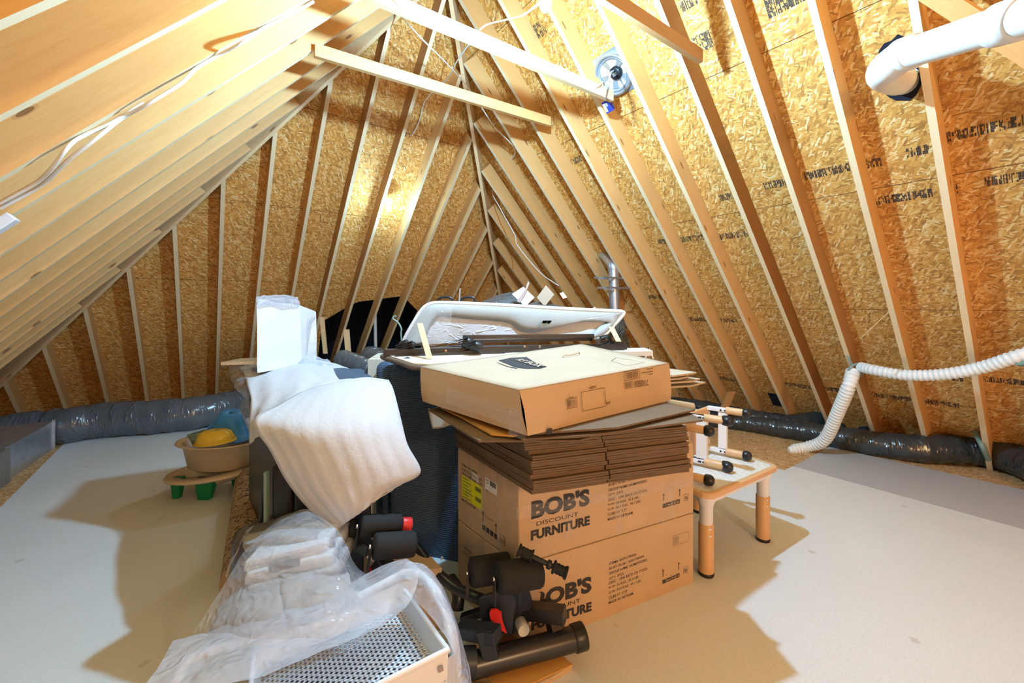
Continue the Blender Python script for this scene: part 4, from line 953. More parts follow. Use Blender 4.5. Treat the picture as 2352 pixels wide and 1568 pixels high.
# folded shaggy rug on top
zr = 1.20; rug = [(968, 822), (1010, 803), (1240, 806), (1480, 800), (1500, 822), (1300, 840), (1100, 838)]
mb = MB(); P = [onz(u, v, 1.232) for u, v in ((880, 812), (1200, 803), (1480, 798), (1500, 806), (1345, 810), (1250, 815), (1100, 826), (985, 836), (950, 834), (925, 826))]; P = [V((p.x, p.y, zr-.0)) for p in P]
t = thing('folded_rug', P[0], 'cream-backed rug folded on the sofa behind the flat carton', 'rug'); mb.prism(P, Z*.032); mb.build('rug_backing', M['cream'], t)
mb = MB(); fr = [P[6], P[7], P[8], P[9], P[0], P[0]+V((.02, .1, 0))]; mb.tube(spline([p+Z*.012-V((0, .01, 0)) for p in fr[1:]], 8), .016, 10); mb.build('rug_pile', M['fuzz'], t)
mb = MB(); mb.grid(patch([[(984, 938, 2.33), (1010, 942, 2.33), (1050, 955, 2.30)], [(988, 960, 2.33), (1012, 962, 2.32), (1048, 966, 2.3)], [(994, 984, 2.32), (1016, 982, 2.31), (1046, 972, 2.30)]], 5)); tag(mb.build('rug_corner', M['cream'], solid=.012), 'frayed cream rug corner hanging below the flat carton', 'rug')
# black and brown bed frame rails
t = thing('bed_frame', at(1180, 800, 2.85), 'dismantled dark brown and black bed frame lying behind the flat carton', 'bed frame')
def rail(u0, v0, y0, u1, v1, y1, hz, dp, m, name='rail'):
    a, b = at(u0, v0, y0), at(u1, v1, y1); mb = MB(); mb.board(a, b, V((0, dp, 0)), -Z*hz); mb.build(name, m, t)
rail(1063, 770, 2.75, 1365, 767, 2.95, .026, .05, M['brown_metal']); rail(1075, 781, 2.76, 1360, 776, 2.96, .020, .04, M['black_metal'])
rail(880, 803, 2.62, 1345, 790, 2.92, .040, .05, M['brown_metal']); rail(905, 818, 2.58, 1160, 800, 2.75, .032, .05, M['brown_metal'])
rail(1040, 795, 2.80, 1440, 790, 3.0, .045, .06, M['black_metal']); rail(1340, 796, 2.9, 1435, 793, 2.95, .03, .05, M['black_metal'])
rail(915, 806, 2.75, 1100, 790, 2.9, .05, .08, M['black_metal'])
mb = MB(); mb.hexa([at(906, 829, 2.5), at(950, 826, 2.5), at(944, 822, 2.6), at(914, 824, 2.6), at(908, 827, 2.5), at(938, 820, 2.5), at(936, 819, 2.6), at(912, 820, 2.6)]); mb.build('corner_plate', M['navy_metal'], t)
for (u0, v0, u1, v1, y, r) in ((1064, 783, 1082, 790, 2.7, .040), (1082, 790, 1106, 799, 2.66, .034), (920, 795, 938, 788, 2.7, .030), (936, 792, 952, 794, 2.7, .026), (1380, 783, 1398, 778, 2.85, .034)):
    mb = MB(); mb.rod(at(u0, v0, y), at(u1, v1, y), r, 16); mb.build('swivel_joint', M['black'], t)
    mb = MB()
    for s in (-1, 0, 1): mb.box(at(u0, v0+s*5, y-.03), V((.03, 0, .01)), V((0, .012, 0)), Z*.004)
    mb.build('joint_fins', M['black_metal'], t)
mb = MB()
for (u, v) in ((1013, 806), (1024, 805), (1205, 795), (1240, 796)): mb.rod(at(u, v, 2.72), at(u, v, 2.70), .008, 10)
mb.build('screw', M['chrome'], t)
# white mesh toddler bed rail, standing, wrapped in plastic
t = thing('mesh_bed_rail', at(1180, 790, 3.0), 'grey-white padded bed rail with white net panel and logo, on top of the pile', 'bed rail')
yb = 2.95
def framepatch(o, i_, name, m, dy=0): 
    pass
outer = spline(P3((925, 790, yb), (932, 772, yb), (950, 740, yb), (968, 712, yb), (985, 699, yb), (1010, 695, yb), (1080, 697, yb), (1180, 702, yb+.03), (1300, 709, yb+.05), (1410, 714, yb+.07), (1430, 716, yb+.07), (1432, 722, yb+.07), (1412, 745, yb+.06), (1385, 772, yb+.04), (1362, 776, yb+.03)), 5)
inner = spline(P3((972, 788, yb), (978, 770, yb), (988, 748, yb), (1000, 733, yb), (1010, 726, yb), (1030, 726, yb), (1080, 731, yb), (1165, 739, yb+.03), (1195, 758, yb+.03), (1232, 761, yb+.04), (1262, 752, yb+.05), (1290, 741, yb+.05), (1392, 737, yb+.06), (1375, 752, yb+.05), (1358, 770, yb+.03)), 5)
nI = len(inner); rows = []
for f in (0, .2, .5, .8, 1):
    bulge = -.022*math.sin(math.pi*f); rows.append([outer[k].lerp(inner[k], f)+V((0, bulge, 0)) for k in range(nI)])
mb = MB(); mb.grid(rows); mb.grid([[p+V((0, .03, 0)) for p in r] for r in rows[::2]]); mb.build('padded_frame', M['rim'], t, solid=.006)
mb = MB(); mb.tube(outer, .013, 12); mb.build('piping', M['white_pl'], t)
mb = MB(); mb.tube(inner, .0035, 8); mb.build('inner_seam', mat('olive_grey_trim', (.30, .28, .23), .8), t)
mb = MB(); rows = [[inner[k].lerp(at(1176, 800, yb), .0)+V((0, .012, 0)) for k in range(nI)]]
bl, br_ = at(960, 792, yb), at(1372, 775, yb)
rows.append([V((p.x*.98, p.y+.015, p.z*.35+(bl.z*(1-k/nI)+br_.z*k/nI)*.65)) for k, p in enumerate(inner)])
rows.append([V((bl.x*(1-k/(nI-1))+br_.x*k/(nI-1), yb+.02, bl.z*(1-k/nI)+br_.z*k/nI)) for k in range(nI)])
mb.grid(rows); mb.build('net_panel', M['meshwht'], t)
mb = MB(); lp = Plane(at(1250, 750, yb-.03+.02), V((1, 0, 0)), Z, .006)
for s in ([(1240, 749), (1247, 749), (1252, 736), (1246, 736)], [(1246, 749), (1252, 747), (1258, 736), (1252, 736)], [(1253, 749), (1258, 748), (1263, 736), (1258, 736)], [(1257, 750), (1261, 749), (1268, 737), (1263, 736)], [(1244, 742), (1262, 743), (1268, 736), (1248, 736)]): lp.quad(mb, s)
mb.build('logo', mat('olive_print', (.28, .25, .16), .8), t)
mb = MB(); mb.grid(patch([[(925, 792, 2.84), (950, 770, 2.84), (975, 735, 2.85), (990, 705, 2.86)], [(930, 792, 2.80), (970, 775, 2.80), (1000, 745, 2.82), (1005, 700, 2.86)], [(990, 795, 2.82), (1010, 790, 2.8), (1030, 770, 2.83), (1040, 700, 2.87)]], 5, .01)); mb.build('plastic_cover', M['film_edge'], t)
for (a, b, lb) in (((958, 742, 2.62), (980, 824, 2.45), 'left slat'), ((1398, 750, 2.8), (1415, 784, 2.72), 'right slat')):
    p, q = at(*a), at(*b); mb = MB(); mb.board(p, q, V((.034, 0, 0)), V((0, .008, 0))); o = mb.build('wood_strip', M['lum_pale'])
    tag(o, {'left slat': 'pale drilled wood slat leaning on the left end of the bed rail', 'right slat': 'short pale wood slat leaning at the right end of the bed rail'}[lb], 'wood slat')
# things seen over the rail
mb = MB(); mb.grid(patch([[(1050, 706, 3.9), (1110, 690, 3.9), (1150, 676, 3.9), (1190, 674, 3.95), (1200, 700, 3.9)], [(1050, 716, 3.7), (1110, 705, 3.6), (1150, 695, 3.55), (1190, 690, 3.6), (1210, 712, 3.7)], [(1050, 740, 3.7), (1110, 740, 3.6), (1150, 740, 3.5), (1190, 740, 3.6), (1215, 740, 3.7)]], 6, .02)); tag(mb.build('wrapped_bundle', M['duct']), 'grey plastic-wrapped bundle behind the bed rail', 'bundle')
mb = MB(); q = at(1078, 708, 3.35); mb.box(at(1140, 714, 3.35), V((.21, .02, 0)), V((0, .15, 0)), Z*.045); tag(mb.build('flat_device', M['white_pl'], bevel=.006), 'flat white electronic device lying behind the bed rail', 'device')
mb = MB(); mb.box(at(1192, 712, 3.3), V((.072, 0, -.008)), V((0, .15, 0)), Z*.036); tag(mb.build('black_device', M['black'], bevel=.004), 'black device beside the flat white one', 'device')
for c_ in ((1022, 'left'), (1075, 'right')):
    u = c_[0]; mb = MB(); w_ = 17; mb.tube(spline(P3((u-w_, 712, 3.3), (u-w_+1, 690, 3.3), (u-w_+6, 684, 3.3), (u, 682, 3.3), (u+w_-6, 683, 3.3), (u+w_, 690, 3.3), (u+w_+2, 712, 3.3)), 5), .0095, 10)
    tag(mb.build('tubular_handle', M['black_metal']), 'black tubular handle sticking up over the bed rail, the %s one' % c_[1], 'handle', 'black tubular handles')
mb = MB(); mb.board(at(1052, 712, 3.3), at(1055, 662, 3.3), V((.012, 0, 0)), V((0, .004, 0))); tag(mb.build('metal_strip', M['steel']), 'thin upright metal strip between the two black handles', 'strip')
def card(pts, y, m, lb, cat, yy=0): mb = MB(); P = [at(u, v, y+yy*i) for i, (u, v) in enumerate(pts)]; mb.prism(P, V((0, .004, 0))); return tag(mb.build(cat.replace(' ', '_'), m), lb, cat)
card([(1176, 675), (1202, 658), (1228, 683), (1206, 704)], 3.5, M['paper'], 'white booklet in clear sleeve standing on the pile', 'booklet')
card([(1187, 692), (1207, 662), (1213, 645), (1216, 650), (1209, 668), (1194, 694)], 3.48, M['steel'], 'grey plastic strip stuck in front of the white booklet', 'strip')
card([(1233, 683), (1254, 655), (1273, 676), (1251, 704)], 3.4, M['card_pale'], 'square brown cardboard tag standing on its corner', 'cardboard tag')
card([(1285, 673), (1294, 670), (1303, 683), (1293, 686)], 5.2, M['steel'], 'small white metal plate on a rafter right of the cardboard tag', 'metal plate')
card([(1357, 710), (1366, 704), (1369, 708), (1364, 712)], 3.6, M['steel'], 'tiny bright metal bracket behind the bed rail', 'bracket')
mb = MB(); mb.grid(patch([[(1212, 702, 3.5), (1235, 693, 3.5), (1265, 697, 3.5), (1300, 706, 3.5)], [(1210, 715, 3.4), (1240, 705, 3.35), (1270, 708, 3.35), (1305, 715, 3.4)], [(1210, 740, 3.4), (1240, 740, 3.3), (1270, 740, 3.3), (1305, 740, 3.4)]], 6, .02)); tag(mb.build('dark_cloth', M['trouser']), 'dark folded cloth behind the bed rail', 'cloth')
mb = MB(); mb.grid(patch([[(1395, 730, 3.4), (1420, 722, 3.4), (1436, 745, 3.4), (1447, 800, 3.4)], [(1385, 760, 3.2), (1405, 755, 3.15), (1425, 770, 3.15), (1440, 810, 3.2)], [(1370, 830, 3.2), (1400, 830, 3.1), (1425, 830, 3.1), (1446, 830, 3.2)]], 7, .04, 9)); tag(mb.build('black_bag', M['duct_dark']), 'shiny black plastic bag at the right end of the bed rail', 'bag')
mb = MB(); q0, q1, q2 = at(1481, 822, 3.2), at(1488, 798, 3.2), at(1499, 824, 3.2); mb.board(q0, q1, V((.012, 0, 0)), V((0, .03, 0))); mb.board(q1, q2, V((.012, 0, 0)), V((0, .03, 0))); tag(mb.build('metal_bracket', M['steel']), 'bent grey metal bracket behind the right end of the flat carton', 'bracket')
mb = MB(); mb.tube(spline(P3((923, 790, 3.0), (921, 765, 3.0), (922, 755, 3.0), (914, 740, 3.0), (904, 733, 3.0), (903, 728, 3.0), (910, 725, 3.0)), 6), .006, 8); tag(mb.build('loose_cable', M['teal']), 'curled dark cord at the left end of the bed rail', 'cord')
for k, (u0, v0, y0, u1, v1, y1, r) in enumerate(((780, 826, 4.4, 850, 845, 4.3, .11), (850, 820, 4.9, 905, 850, 4.3, .14))):
    mb = ribbed([at(u0, v0, y0), at((u0+u1)/2, (v0+v1)/2, (y0+y1)/2), at(u1, v1+10, y1)], lambda f: r, .1, .08, 20, .1, k); tag(mb.build('duct_piece', M['duct']), ['short grey duct piece behind the white foam sheet', 'grey duct piece left of the navy sofa top'][k], 'duct')
# ---------------------------------------------------------------- left pile under foam sheets
# wooden chest carrying the foam sheets
ca, cb_ = V((-1.42, 2.42, 0)), V((-.72, 2.22, 0)); cd = (cb_-ca).normalized(); cn = V((-cd.y, cd.x, 0))
ca = V((-1.46, 2.55, 0))
t = thing('storage_chest', ca, 'large black storage chest under the white foam sheets', 'chest')
mb = MB(); q = [V((-1.10, 2.02, 0)), V((-.74, 2.22, 0)), V((-1.25, 2.95, 0)), V((-1.78, 2.85, 0))]; mb.hexa([p+Z*.002 for p in q]+[p+Z*1.0 for p in q]); mb.build('chest_body', M['black'], t, bevel=.01)
# black luggage stack / drawer cabinet in front
t = thing('black_luggage', ca-cn*.30, 'black hard luggage standing upright under the white foam sheet', 'luggage')
g0 = V((-1.13, 1.97, 0)); gx = V((.985, -.17, 0)).normalized(); gy = V((-gx.y, gx.x, 0))
for i, (o_, w_) in enumerate(((0, .11), (.117, .11), (.234, .13))):
    mb = MB(); p = g0+gx*o_; mb.hexa([p, p+gx*w_, p+gx*w_+gy*.20, p+gy*.20]+[k+Z*.80 for k in (p, p+gx*w_, p+gx*w_+gy*.20, p+gy*.20)]); s = mb.build('case_shell', M['black'], t, bevel=.02)
    mb = MB(); c_ = p+gx*(w_*.55)-gy*.006+Z*(.52-.09*i); mb.box(c_, gx*.010, gy*.006, Z*.045); mb.tube([c_-gy*.01+Z*.03, c_-gy*.016-Z*.0, c_-gy*.01-Z*.05], .004, 8); mb.build('latch', M['chrome'], s)
mb = MB(); mb.tube(spline([g0-gx*.03+Z*.75, g0-gx*.05+Z*.5, g0-gx*.03+Z*.42, g0-gx*.06+Z*.3, g0-gx*.03+Z*.06], 6), .009, 8); mb.build('handle_cable', M['black'], t)
mb = MB(); mb.box(g0-gx*.02+Z*.4, gx*.008, gy*.012, Z*.37); mb.build('side_rail', M['teal'], t, bevel=.004)
# foam sheets
def sheet(name, rows, m, label, cat, k=9, amp=.006, sc=7, seed=0, solid=.004, folds=None, grp=None, par=None, dy=0.0):
    rows = [[(q[0], q[1], q[2]+dy) for q in r] for r in rows]
    g = patch(rows, k, amp, sc, seed, folds); mb = MB(); mb.grid(g)
    o = mb.build(name, m, par, solid=solid)
    return tag(o, label, cat, grp) if par is None else o
sheet('foam_sheet', [
    [(548, 842, 3.1), (600, 832, 3.1), (680, 826, 3.1), (750, 830, 3.05), (800, 846, 2.9), (830, 862, 2.75)],
    [(560, 858, 2.75), (620, 850, 2.75), (690, 845, 2.7), (750, 850, 2.65), (800, 860, 2.6), (850, 868, 2.5)],
    [(570, 890, 2.42), (622, 880, 2.42), (690, 872, 2.42), (750, 874, 2.40), (810, 874, 2.36), (880, 874, 2.32)],
    [(577, 925, 2.26), (622, 915, 2.24), (680, 900, 2.22), (740, 893, 2.22), (800, 890, 2.2), (880, 890, 2.2)],
    [(574, 975, 2.16), (600, 960, 2.1), (650, 945, 2.06), (720, 930, 2.06), (800, 925, 2.08), (870, 925, 2.1)],
    [(573, 1020, 2.12), (592, 1004, 2.05), (630, 985, 2.02), (720, 970, 2.02), (800, 965, 2.04), (870, 965, 2.08)]],
    M['foam'], 'white foam sheet covering the top of the left pile', 'foam sheet', folds=(.003, 5, 3))
sheet('foam_sheet', [
    [(690, 900, 2.20), (760, 880, 2.25), (830, 868, 2.28), (893, 872, 2.28)],
    [(645, 928, 2.05), (728, 910, 2.05), (825, 895, 2.08), (905, 900, 2.12)],
    [(584, 966, 1.92), (690, 978, 1.86), (815, 968, 1.90), (922, 965, 2.0)],
    [(622, 1035, 1.88), (722, 1050, 1.82), (835, 1040, 1.84), (936, 1020, 1.93)],
    [(662, 1108, 1.86), (755, 1120, 1.80), (860, 1105, 1.82), (966, 1084, 1.90)],
    [(712, 1168, 1.84), (785, 1168, 1.79), (850, 1145, 1.81), (915, 1116, 1.87)],
    [(773, 1218, 1.82), (800, 1196, 1.80), (835, 1172, 1.80), (880, 1136, 1.83)]],
    M['foam'], 'white foam sheet hanging down the front of the left pile', 'foam sheet', folds=(.0035, 9, 2), amp=.003)
sheet('wrinkled_film', [[(640, 836, 3.0), (680, 822, 3.0), (720, 817, 3.0), (752, 822, 3.0)], [(640, 846, 2.9), (680, 835, 2.88), (725, 830, 2.88), (770, 838, 2.9)], [(650, 856, 2.8), (700, 850, 2.76), (745, 850, 2.76), (790, 862, 2.8)]],
      M['film_milky'], 'wrinkled clear film lying on the foam sheet', 'plastic film', amp=.015, sc=16, solid=0)
sheet('plastic_bag', [[(566, 832, 2.9), (548, 838, 2.9), (526, 846, 2.9), (524, 856, 2.9)], [(578, 848, 2.7), (560, 850, 2.68), (538, 862, 2.68), (530, 868, 2.72)], [(578, 880, 2.6), (566, 888, 2.55), (548, 894, 2.58), (540, 888, 2.64)], [(580, 915, 2.62), (570, 915, 2.58), (560, 908, 2.6), (556, 902, 2.64)]],
      M['film'], 'clear plastic bag bulging from the left corner of the foam sheet', 'plastic bag', amp=.015, sc=12, solid=0)
sheet('plastic_bag', [[(556, 915, 2.75), (575, 920, 2.7), (590, 925, 2.7)], [(552, 950, 2.72), (565, 960, 2.62), (588, 960, 2.66)], [(566, 990, 2.72), (575, 995, 2.66), (590, 990, 2.7)]], M['film'], 'clear plastic hanging beside the blue tub', 'plastic bag', amp=.015, sc=12, solid=0)
sheet('navy_cloth', [[(745, 850, 2.72), (790, 846, 2.74), (830, 850, 2.7), (838, 858, 2.6)], [(765, 858, 2.58), (800, 856, 2.58), (830, 862, 2.52), (850, 864, 2.46)], [(780, 872, 2.42), (805, 870, 2.40), (835, 870, 2.38), (862, 868, 2.38)]], M['navy'], 'dark navy cloth showing beside the foam sheet', 'cloth', solid=.01)
# tall white wrapped block
t = thing('wrapped_block', at(640, 830, 3.0), 'tall white block wrapped in foam standing on the left pile', 'wrapped parcel')
b0 = [at(592, 832, 2.60), at(692, 832, 2.92), at(726, 832, 3.15), at(600, 832, 2.9)]
for p in b0: p.z = 1.13
tp_ = [at(590, 688, 2.60), at(690, 701, 2.92), at(727, 716, 3.15), at(596, 686, 2.9)]
rows = []
for f in range(9):
    r = []
    for i, (a, b) in enumerate(((0, 1), (1, 2), (2, 3), (3, 0))):
        for s in range(6):
            p = b0[a].lerp(b0[b], s/6).lerp(tp_[a].lerp(tp_[b], s/6), f/8)
            if i in (1,) and s > 2 and f < 7: p = p+V((-.06*(1-f/8)*(s-2)/3, 0, 0))
            r.append(p+V((.006*noise.noise(p*9), .012*noise.noise(p*7+V((3, 3, 3))), 0)))
    r.append(r[0]); rows.append(r)
mb = MB(); mb.grid(rows, False); mb.face(rows[-1][:-1]); mb.build('wrapped_body', M['foam_wrap'], t)
mb = MB(); mb.grid(patch([[(588, 702, 2.6), (592, 680, 2.62), (640, 678, 2.8), (684, 682, 2.95)], [(592, 698, 2.58), (612, 690, 2.62), (650, 684, 2.75), (690, 696, 2.9)], [(600, 702, 2.6), (630, 700, 2.7), (660, 702, 2.78), (688, 706, 2.9)]], 6, .01, 14)); mb.build('wrapping_top', M['film_milky'], t)
mb = MB(); mb.box(at(575, 829, 2.85), V((.13, 0, .004)), V((0, .10, 0)), Z*.010); tag(mb.build('white_board', M['wht_lab']), 'small white board lying left of the wrapped block', 'board')
# ---------------------------------------------------------------- tubs on the floor
tb = V((-2.46, 3.49, 0))
t = thing('baby_bathtub', tb, 'beige plastic baby bathtub on green legs with a wide rim', 'bathtub')
def oval(cz, a, b, z, c=tb, tilt=0.0, n=36, drop=0): 
    return [c+V((a*math.cos(2*math.pi*k/n), b*math.sin(2*math.pi*k/n), z+tilt*math.cos(2*math.pi*k/n))) for k in range(n+1)]
def shell(levels, c, name, m, par, tilt=0.0, solid=.006):
    mb = MB(); mb.grid([oval(0, a, b, z, c, tilt) for a, b, z in levels]); return mb.build(name, m, par, solid=solid)
tc2 = tb+V((.04, .02, 0))
shell([(.02, .02, .205), (.20, .13, .20), (.25, .17, .23), (.29, .20, .42), (.335, .235, .432), (.34, .24, .424)], tc2, 'inner_tub', M['beige'], t)
shell([(.02, .02, .07), (.18, .12, .07), (.24, .16, .12), (.27, .19, .17), (.355, .26, .175), (.368, .272, .162), (.362, .266, .152)], tb+V((-.0, 0, .02)), 'outer_tub', M['beige'], t, .03)
for x, y in ((-.22, -.12), (.02, -.14), (-.18, .14), (.12, .12)):
    p = tb+V((x, y, 0)); mb = MB(); w_ = .035 if x < -.1 else .065; mb.hexa([p+V((-w_*.7, -.02, .001)), p+V((w_*.7, -.02, .001)), p+V((w_*.7, .03, .001)), p+V((-w_*.7, .03, .001)), p+V((-w_*1.1, -.03, .17)), p+V((w_*1.3, -.03, .17)), p+V((w_*1.3, .04, .17)), p+V((-w_*1.1, .04, .17))]); mb.build('leg', M['green'], t, bevel=.008)
def potty(c, levels, name, m, label, R, rimm=None):
    t = thing(name, c, label, 'tub'); mb = MB(); q = [[c+R@V((a*math.cos(2*math.pi*k/28), b*math.sin(2*math.pi*k/28), z)) for k in range(29)] for a, b, z in levels]; mb.grid(q); mb.build('tub_body', m, t, solid=.005)
    a, b, z = levels[-1]; mb = MB(); mb.tube([c+R@V((a*math.cos(2*math.pi*k/28), b*math.sin(2*math.pi*k/28), z)) for k in range(29)], .008, 8); mb.build('rim', rimm or m, t)
R1 = Matrix.Rotation(math.radians(200), 3, 'X')@Matrix.Rotation(math.radians(-18), 3, 'Y')
potty(at(530, 978, 3.55), [(.01, .01, .13), (.075, .06, .13), (.10, .08, .08), (.15, .12, -.05), (.19, .14, -.06)], 'blue_potty', M['blue_pale'], 'pale blue child potty upside down on top of the beige tub', Matrix.Rotation(math.radians(12), 3, 'Y')@Matrix.Rotation(math.radians(18), 3, 'X'), M['blue'])
potty(at(494, 1002, 3.40), [(.01, .01, .05), (.08, .06, .05), (.12, .09, .03), (.15, .11, -.04)], 'yellow_bowl', M['yellow'], 'yellow plastic bowl upside down in the beige tub', Matrix.Rotation(math.radians(-4), 3, 'Y'))
potty(at(458, 1002, 3.5), [(.01, .01, -.06), (.05, .05, -.06), (.075, .07, .03)], 'grey_green_bowl', M['teal'], 'grey-green bowl behind the yellow one in the tub', Matrix.Rotation(math.radians(-10), 3, 'Y'))
# ---------------------------------------------------------------- rolled rug
t = thing('rolled_rug', onz(560, 1200, 0), 'rolled rug with dark scribble backing lying on the floor', 'rug')
ra, rb_ = onz(580, 1102, .125), onz(568, 1330, .12); mb = MB(); path = [ra.lerp(rb_, k/12)+Z*.004*math.sin(k) for k in range(13)]
mb.tube([path[0]+V((0, .02, 0))]+path, [.09]+[.122+.005*noise.noise(V((k, 1, 1))) for k in range(13)], 30); mb.build('rug_roll', M['rug'], t)
mb = MB(); rd = (rb_-ra).normalized(); sidev = rd.cross(Z).normalized()
for s0 in (1,):
    e0 = ra+sidev*(-.09)+Z*.085; e1_ = rb_+sidev*(-.09)+Z*.085
    mb.tube(spline([e0, e0.lerp(e1_, .3)-sidev*.03+Z*.01, e0.lerp(e1_, .6)-sidev*.005, e1_], 6), .011, 8)
mb.build('rug_edge', M['rug_pale'], t)
# ---------------------------------------------------------------- dark padded case behind the front bags
t = thing('dark_case', at(600, 1250, 1.890), 'dark padded case in clear film behind the grey bag', 'case')
g = patch([[(600, 1195, 2.090), (640, 1182, 2.090), (700, 1168, 2.040), (760, 1168, 1.990)], [(548, 1222, 1.960), (610, 1205, 1.940), (680, 1190, 1.890), (760, 1185, 1.890)], [(535, 1262, 1.890), (590, 1250, 1.840), (660, 1235, 1.820), (760, 1230, 1.820)], [(530, 1330, 1.870), (590, 1330, 1.820), (660, 1330, 1.790), (760, 1330, 1.790)]], 7, .006, 9)
mb = MB(); mb.grid(g); mb.build('case_body', mat('dark_grey_vinyl', (.10, .10, .115), .28, var=.3), t, solid=.01)
g = patch([[(600, 1193, 2.080), (650, 1180, 2.060), (720, 1166, 2.000)], [(570, 1215, 1.960), (640, 1200, 1.940), (730, 1185, 1.880)]], 6); mb = MB(); mb.grid([[p+Z*.008 for p in r] for r in g]); mb.build('fabric_flap', M['trouser'], t, solid=.008)
mb = MB(); mb.grid(patch([[(586, 1205, 1.920), (570, 1215, 1.890), (560, 1230, 1.860)], [(560, 1235, 1.880), (545, 1258, 1.860), (538, 1280, 1.840)], [(532, 1290, 1.870), (522, 1310, 1.840), (518, 1330, 1.840)]], 6, .01, 14)); mb.build('film_edge', M['film_milky'], t)
# ---------------------------------------------------------------- folded textiles in a clear bag
for i, (v_, y0, y1, hz, mm) in enumerate(((1332, 1.56, 1.95, .055, 'grey_txt'), (1300, 1.58, 1.97, .05, 'foam'), (1272, 1.60, 1.98, .05, 'foam'))):
    a, b = at(560-i*2, v_+20, y0), at(775-i*12, v_-28, y0+.06); up_ = Z*hz; dp = V((-.02, .26, 0)); mb = MB()
    mb.hexa([a-up_, b-up_, b+dp-up_, a+dp-up_, a, b, b+dp, a+dp]); tag(mb.build('folded_textile', M[mm], bevel=.016), ['grey folded textile lowest inside the clear bag', 'white folded textile in the middle inside the clear bag', 'white folded textile on top inside the clear bag'][i], 'textile')
mb = MB(); a, b = at(617, 1318, 1.545), at(688, 1299, 1.570); mb.board(a, b, Z*.032, V((0, .005, 0))); tag(mb.build('grey_strap', mat('slate_label', (.16, .19, .26), .6)), 'slate label strap on the front of the white folded textiles', 'strap')
mb = MB(); mb.grid(patch([[(560, 1235, 1.840), (640, 1215, 1.820), (740, 1215, 1.790)], [(560, 1260, 1.740), (650, 1240, 1.690), (770, 1250, 1.690)]], 6, .01)); tag(mb.build('grey_textile', M['grey_txt'], solid=.03), 'loose grey textile at the top of the clear bag', 'textile')
for (pts, lb) in ((( [(500, 1400, 1.560), (560, 1360, 1.590), (640, 1340, 1.590)], [(490, 1440, 1.460), (570, 1400, 1.440), (650, 1390, 1.440)], [(470, 1490, 1.440), (570, 1460, 1.390), (660, 1450, 1.390)]), 'crumpled grey textile low in the clear bag'), (([(650, 1330, 1.580), (720, 1330, 1.560), (800, 1320, 1.590)], [(650, 1385, 1.460), (730, 1375, 1.440), (810, 1350, 1.490)], [(650, 1440, 1.440), (740, 1420, 1.420), (830, 1390, 1.440)]), 'dark grey textile right of the crumpled one in the clear bag')):
    mb = MB(); mb.grid(patch(list(pts), 7, .02, 9)); tag(mb.build('crumpled_textile', M['grey_txt'], solid=.02), lb, 'textile')
g = [[(640, 1187, 2.02), (668, 1176, 2.0), (700, 1170, 1.98), (722, 1176, 1.97), (760, 1198, 1.97)],
     [(592, 1232, 1.90), (640, 1215, 1.85), (690, 1205, 1.84), (745, 1212, 1.84), (790, 1240, 1.9)],
     [(560, 1270, 1.80), (620, 1262, 1.72), (690, 1255, 1.70), (760, 1255, 1.72), (815, 1290, 1.8)],
     [(525, 1322, 1.72), (600, 1320, 1.64), (690, 1308, 1.62), (770, 1300, 1.64), (845, 1325, 1.72)],
     [(490, 1378, 1.66), (580, 1380, 1.57), (690, 1370, 1.54), (780, 1355, 1.56), (860, 1350, 1.66)],
     [(455, 1430, 1.62), (560, 1440, 1.50), (690, 1430, 1.46), (790, 1400, 1.50), (880, 1380, 1.6)],
     [(425, 1480, 1.60), (550, 1500, 1.46), (690, 1490, 1.42), (800, 1450, 1.46), (900, 1420, 1.58)]]
sheet('clear_bag', g, M['film'], 'clear plastic bag around the folded textiles', 'plastic bag', amp=.008, sc=7, solid=0, seed=5, dy=-.17)
# ---------------------------------------------------------------- white perforated bassinet tray and tubular arch under milky film
c0 = at(1028, 1493, 1.18); c1 = at(945, 1376, 1.50); c1 = c0+(c1-c0)*1.4; c2 = at(560, 1730, 0.97)
ea = (c1-c0); eb = (c2-c0); ea_n, eb_n = ea.normalized(), eb.normalized(); nn = ea_n.cross(eb_n).normalized()
if nn.z > 0: nn = -nn
t = thing('perforated_tray', c0, 'white perforated metal tray under milky plastic in the foreground', 'tray')
dep = nn*.075
o4 = [c0, c1, c1+eb, c2]; inn = [p.lerp((c0+c1+eb*.5+c2-c0)/2+eb*.0, .0) for p in o4]
cen = (c0+c1+(c1+eb)+c2)/4; bt = [p.lerp(cen, .05)+dep for p in o4]
for i in range(4):
    j = (i+1) % 4; mb = MB(); mb.face([o4[i], o4[j], bt[j], bt[i]]); mb.build('tray_wall', M['white_pl'], t, solid=.003)
mb = MB(); mb.tube([o4[0].lerp(o4[1], .03), o4[0].lerp(o4[1], .5), o4[1]], .008, 10); mb.tube([o4[1], o4[2], o4[3]], .008, 10); mb.tube([o4[3], o4[0].lerp(o4[3], .03), o4[0], o4[0].lerp(o4[1], .03)], .009, 10); mb.build('tray_rim', M['white_pl'], t)
mb = MB(); bw = .0042
def lat(p, q): d = (q-p).normalized(); w = d.cross(nn).normalized()*bw; mb.face([p-w, q-w, q+w, p+w]); mb.face([p-w+nn*.002, p+w+nn*.002, q+w+nn*.002, q-w+nn*.002])
La, Lb = (bt[1]-bt[0]).length, (bt[3]-bt[0]).length; ax, bx = (bt[1]-bt[0]).normalized(), (bt[3]-bt[0]).normalized(); st = .027
k = -int(Lb/st)
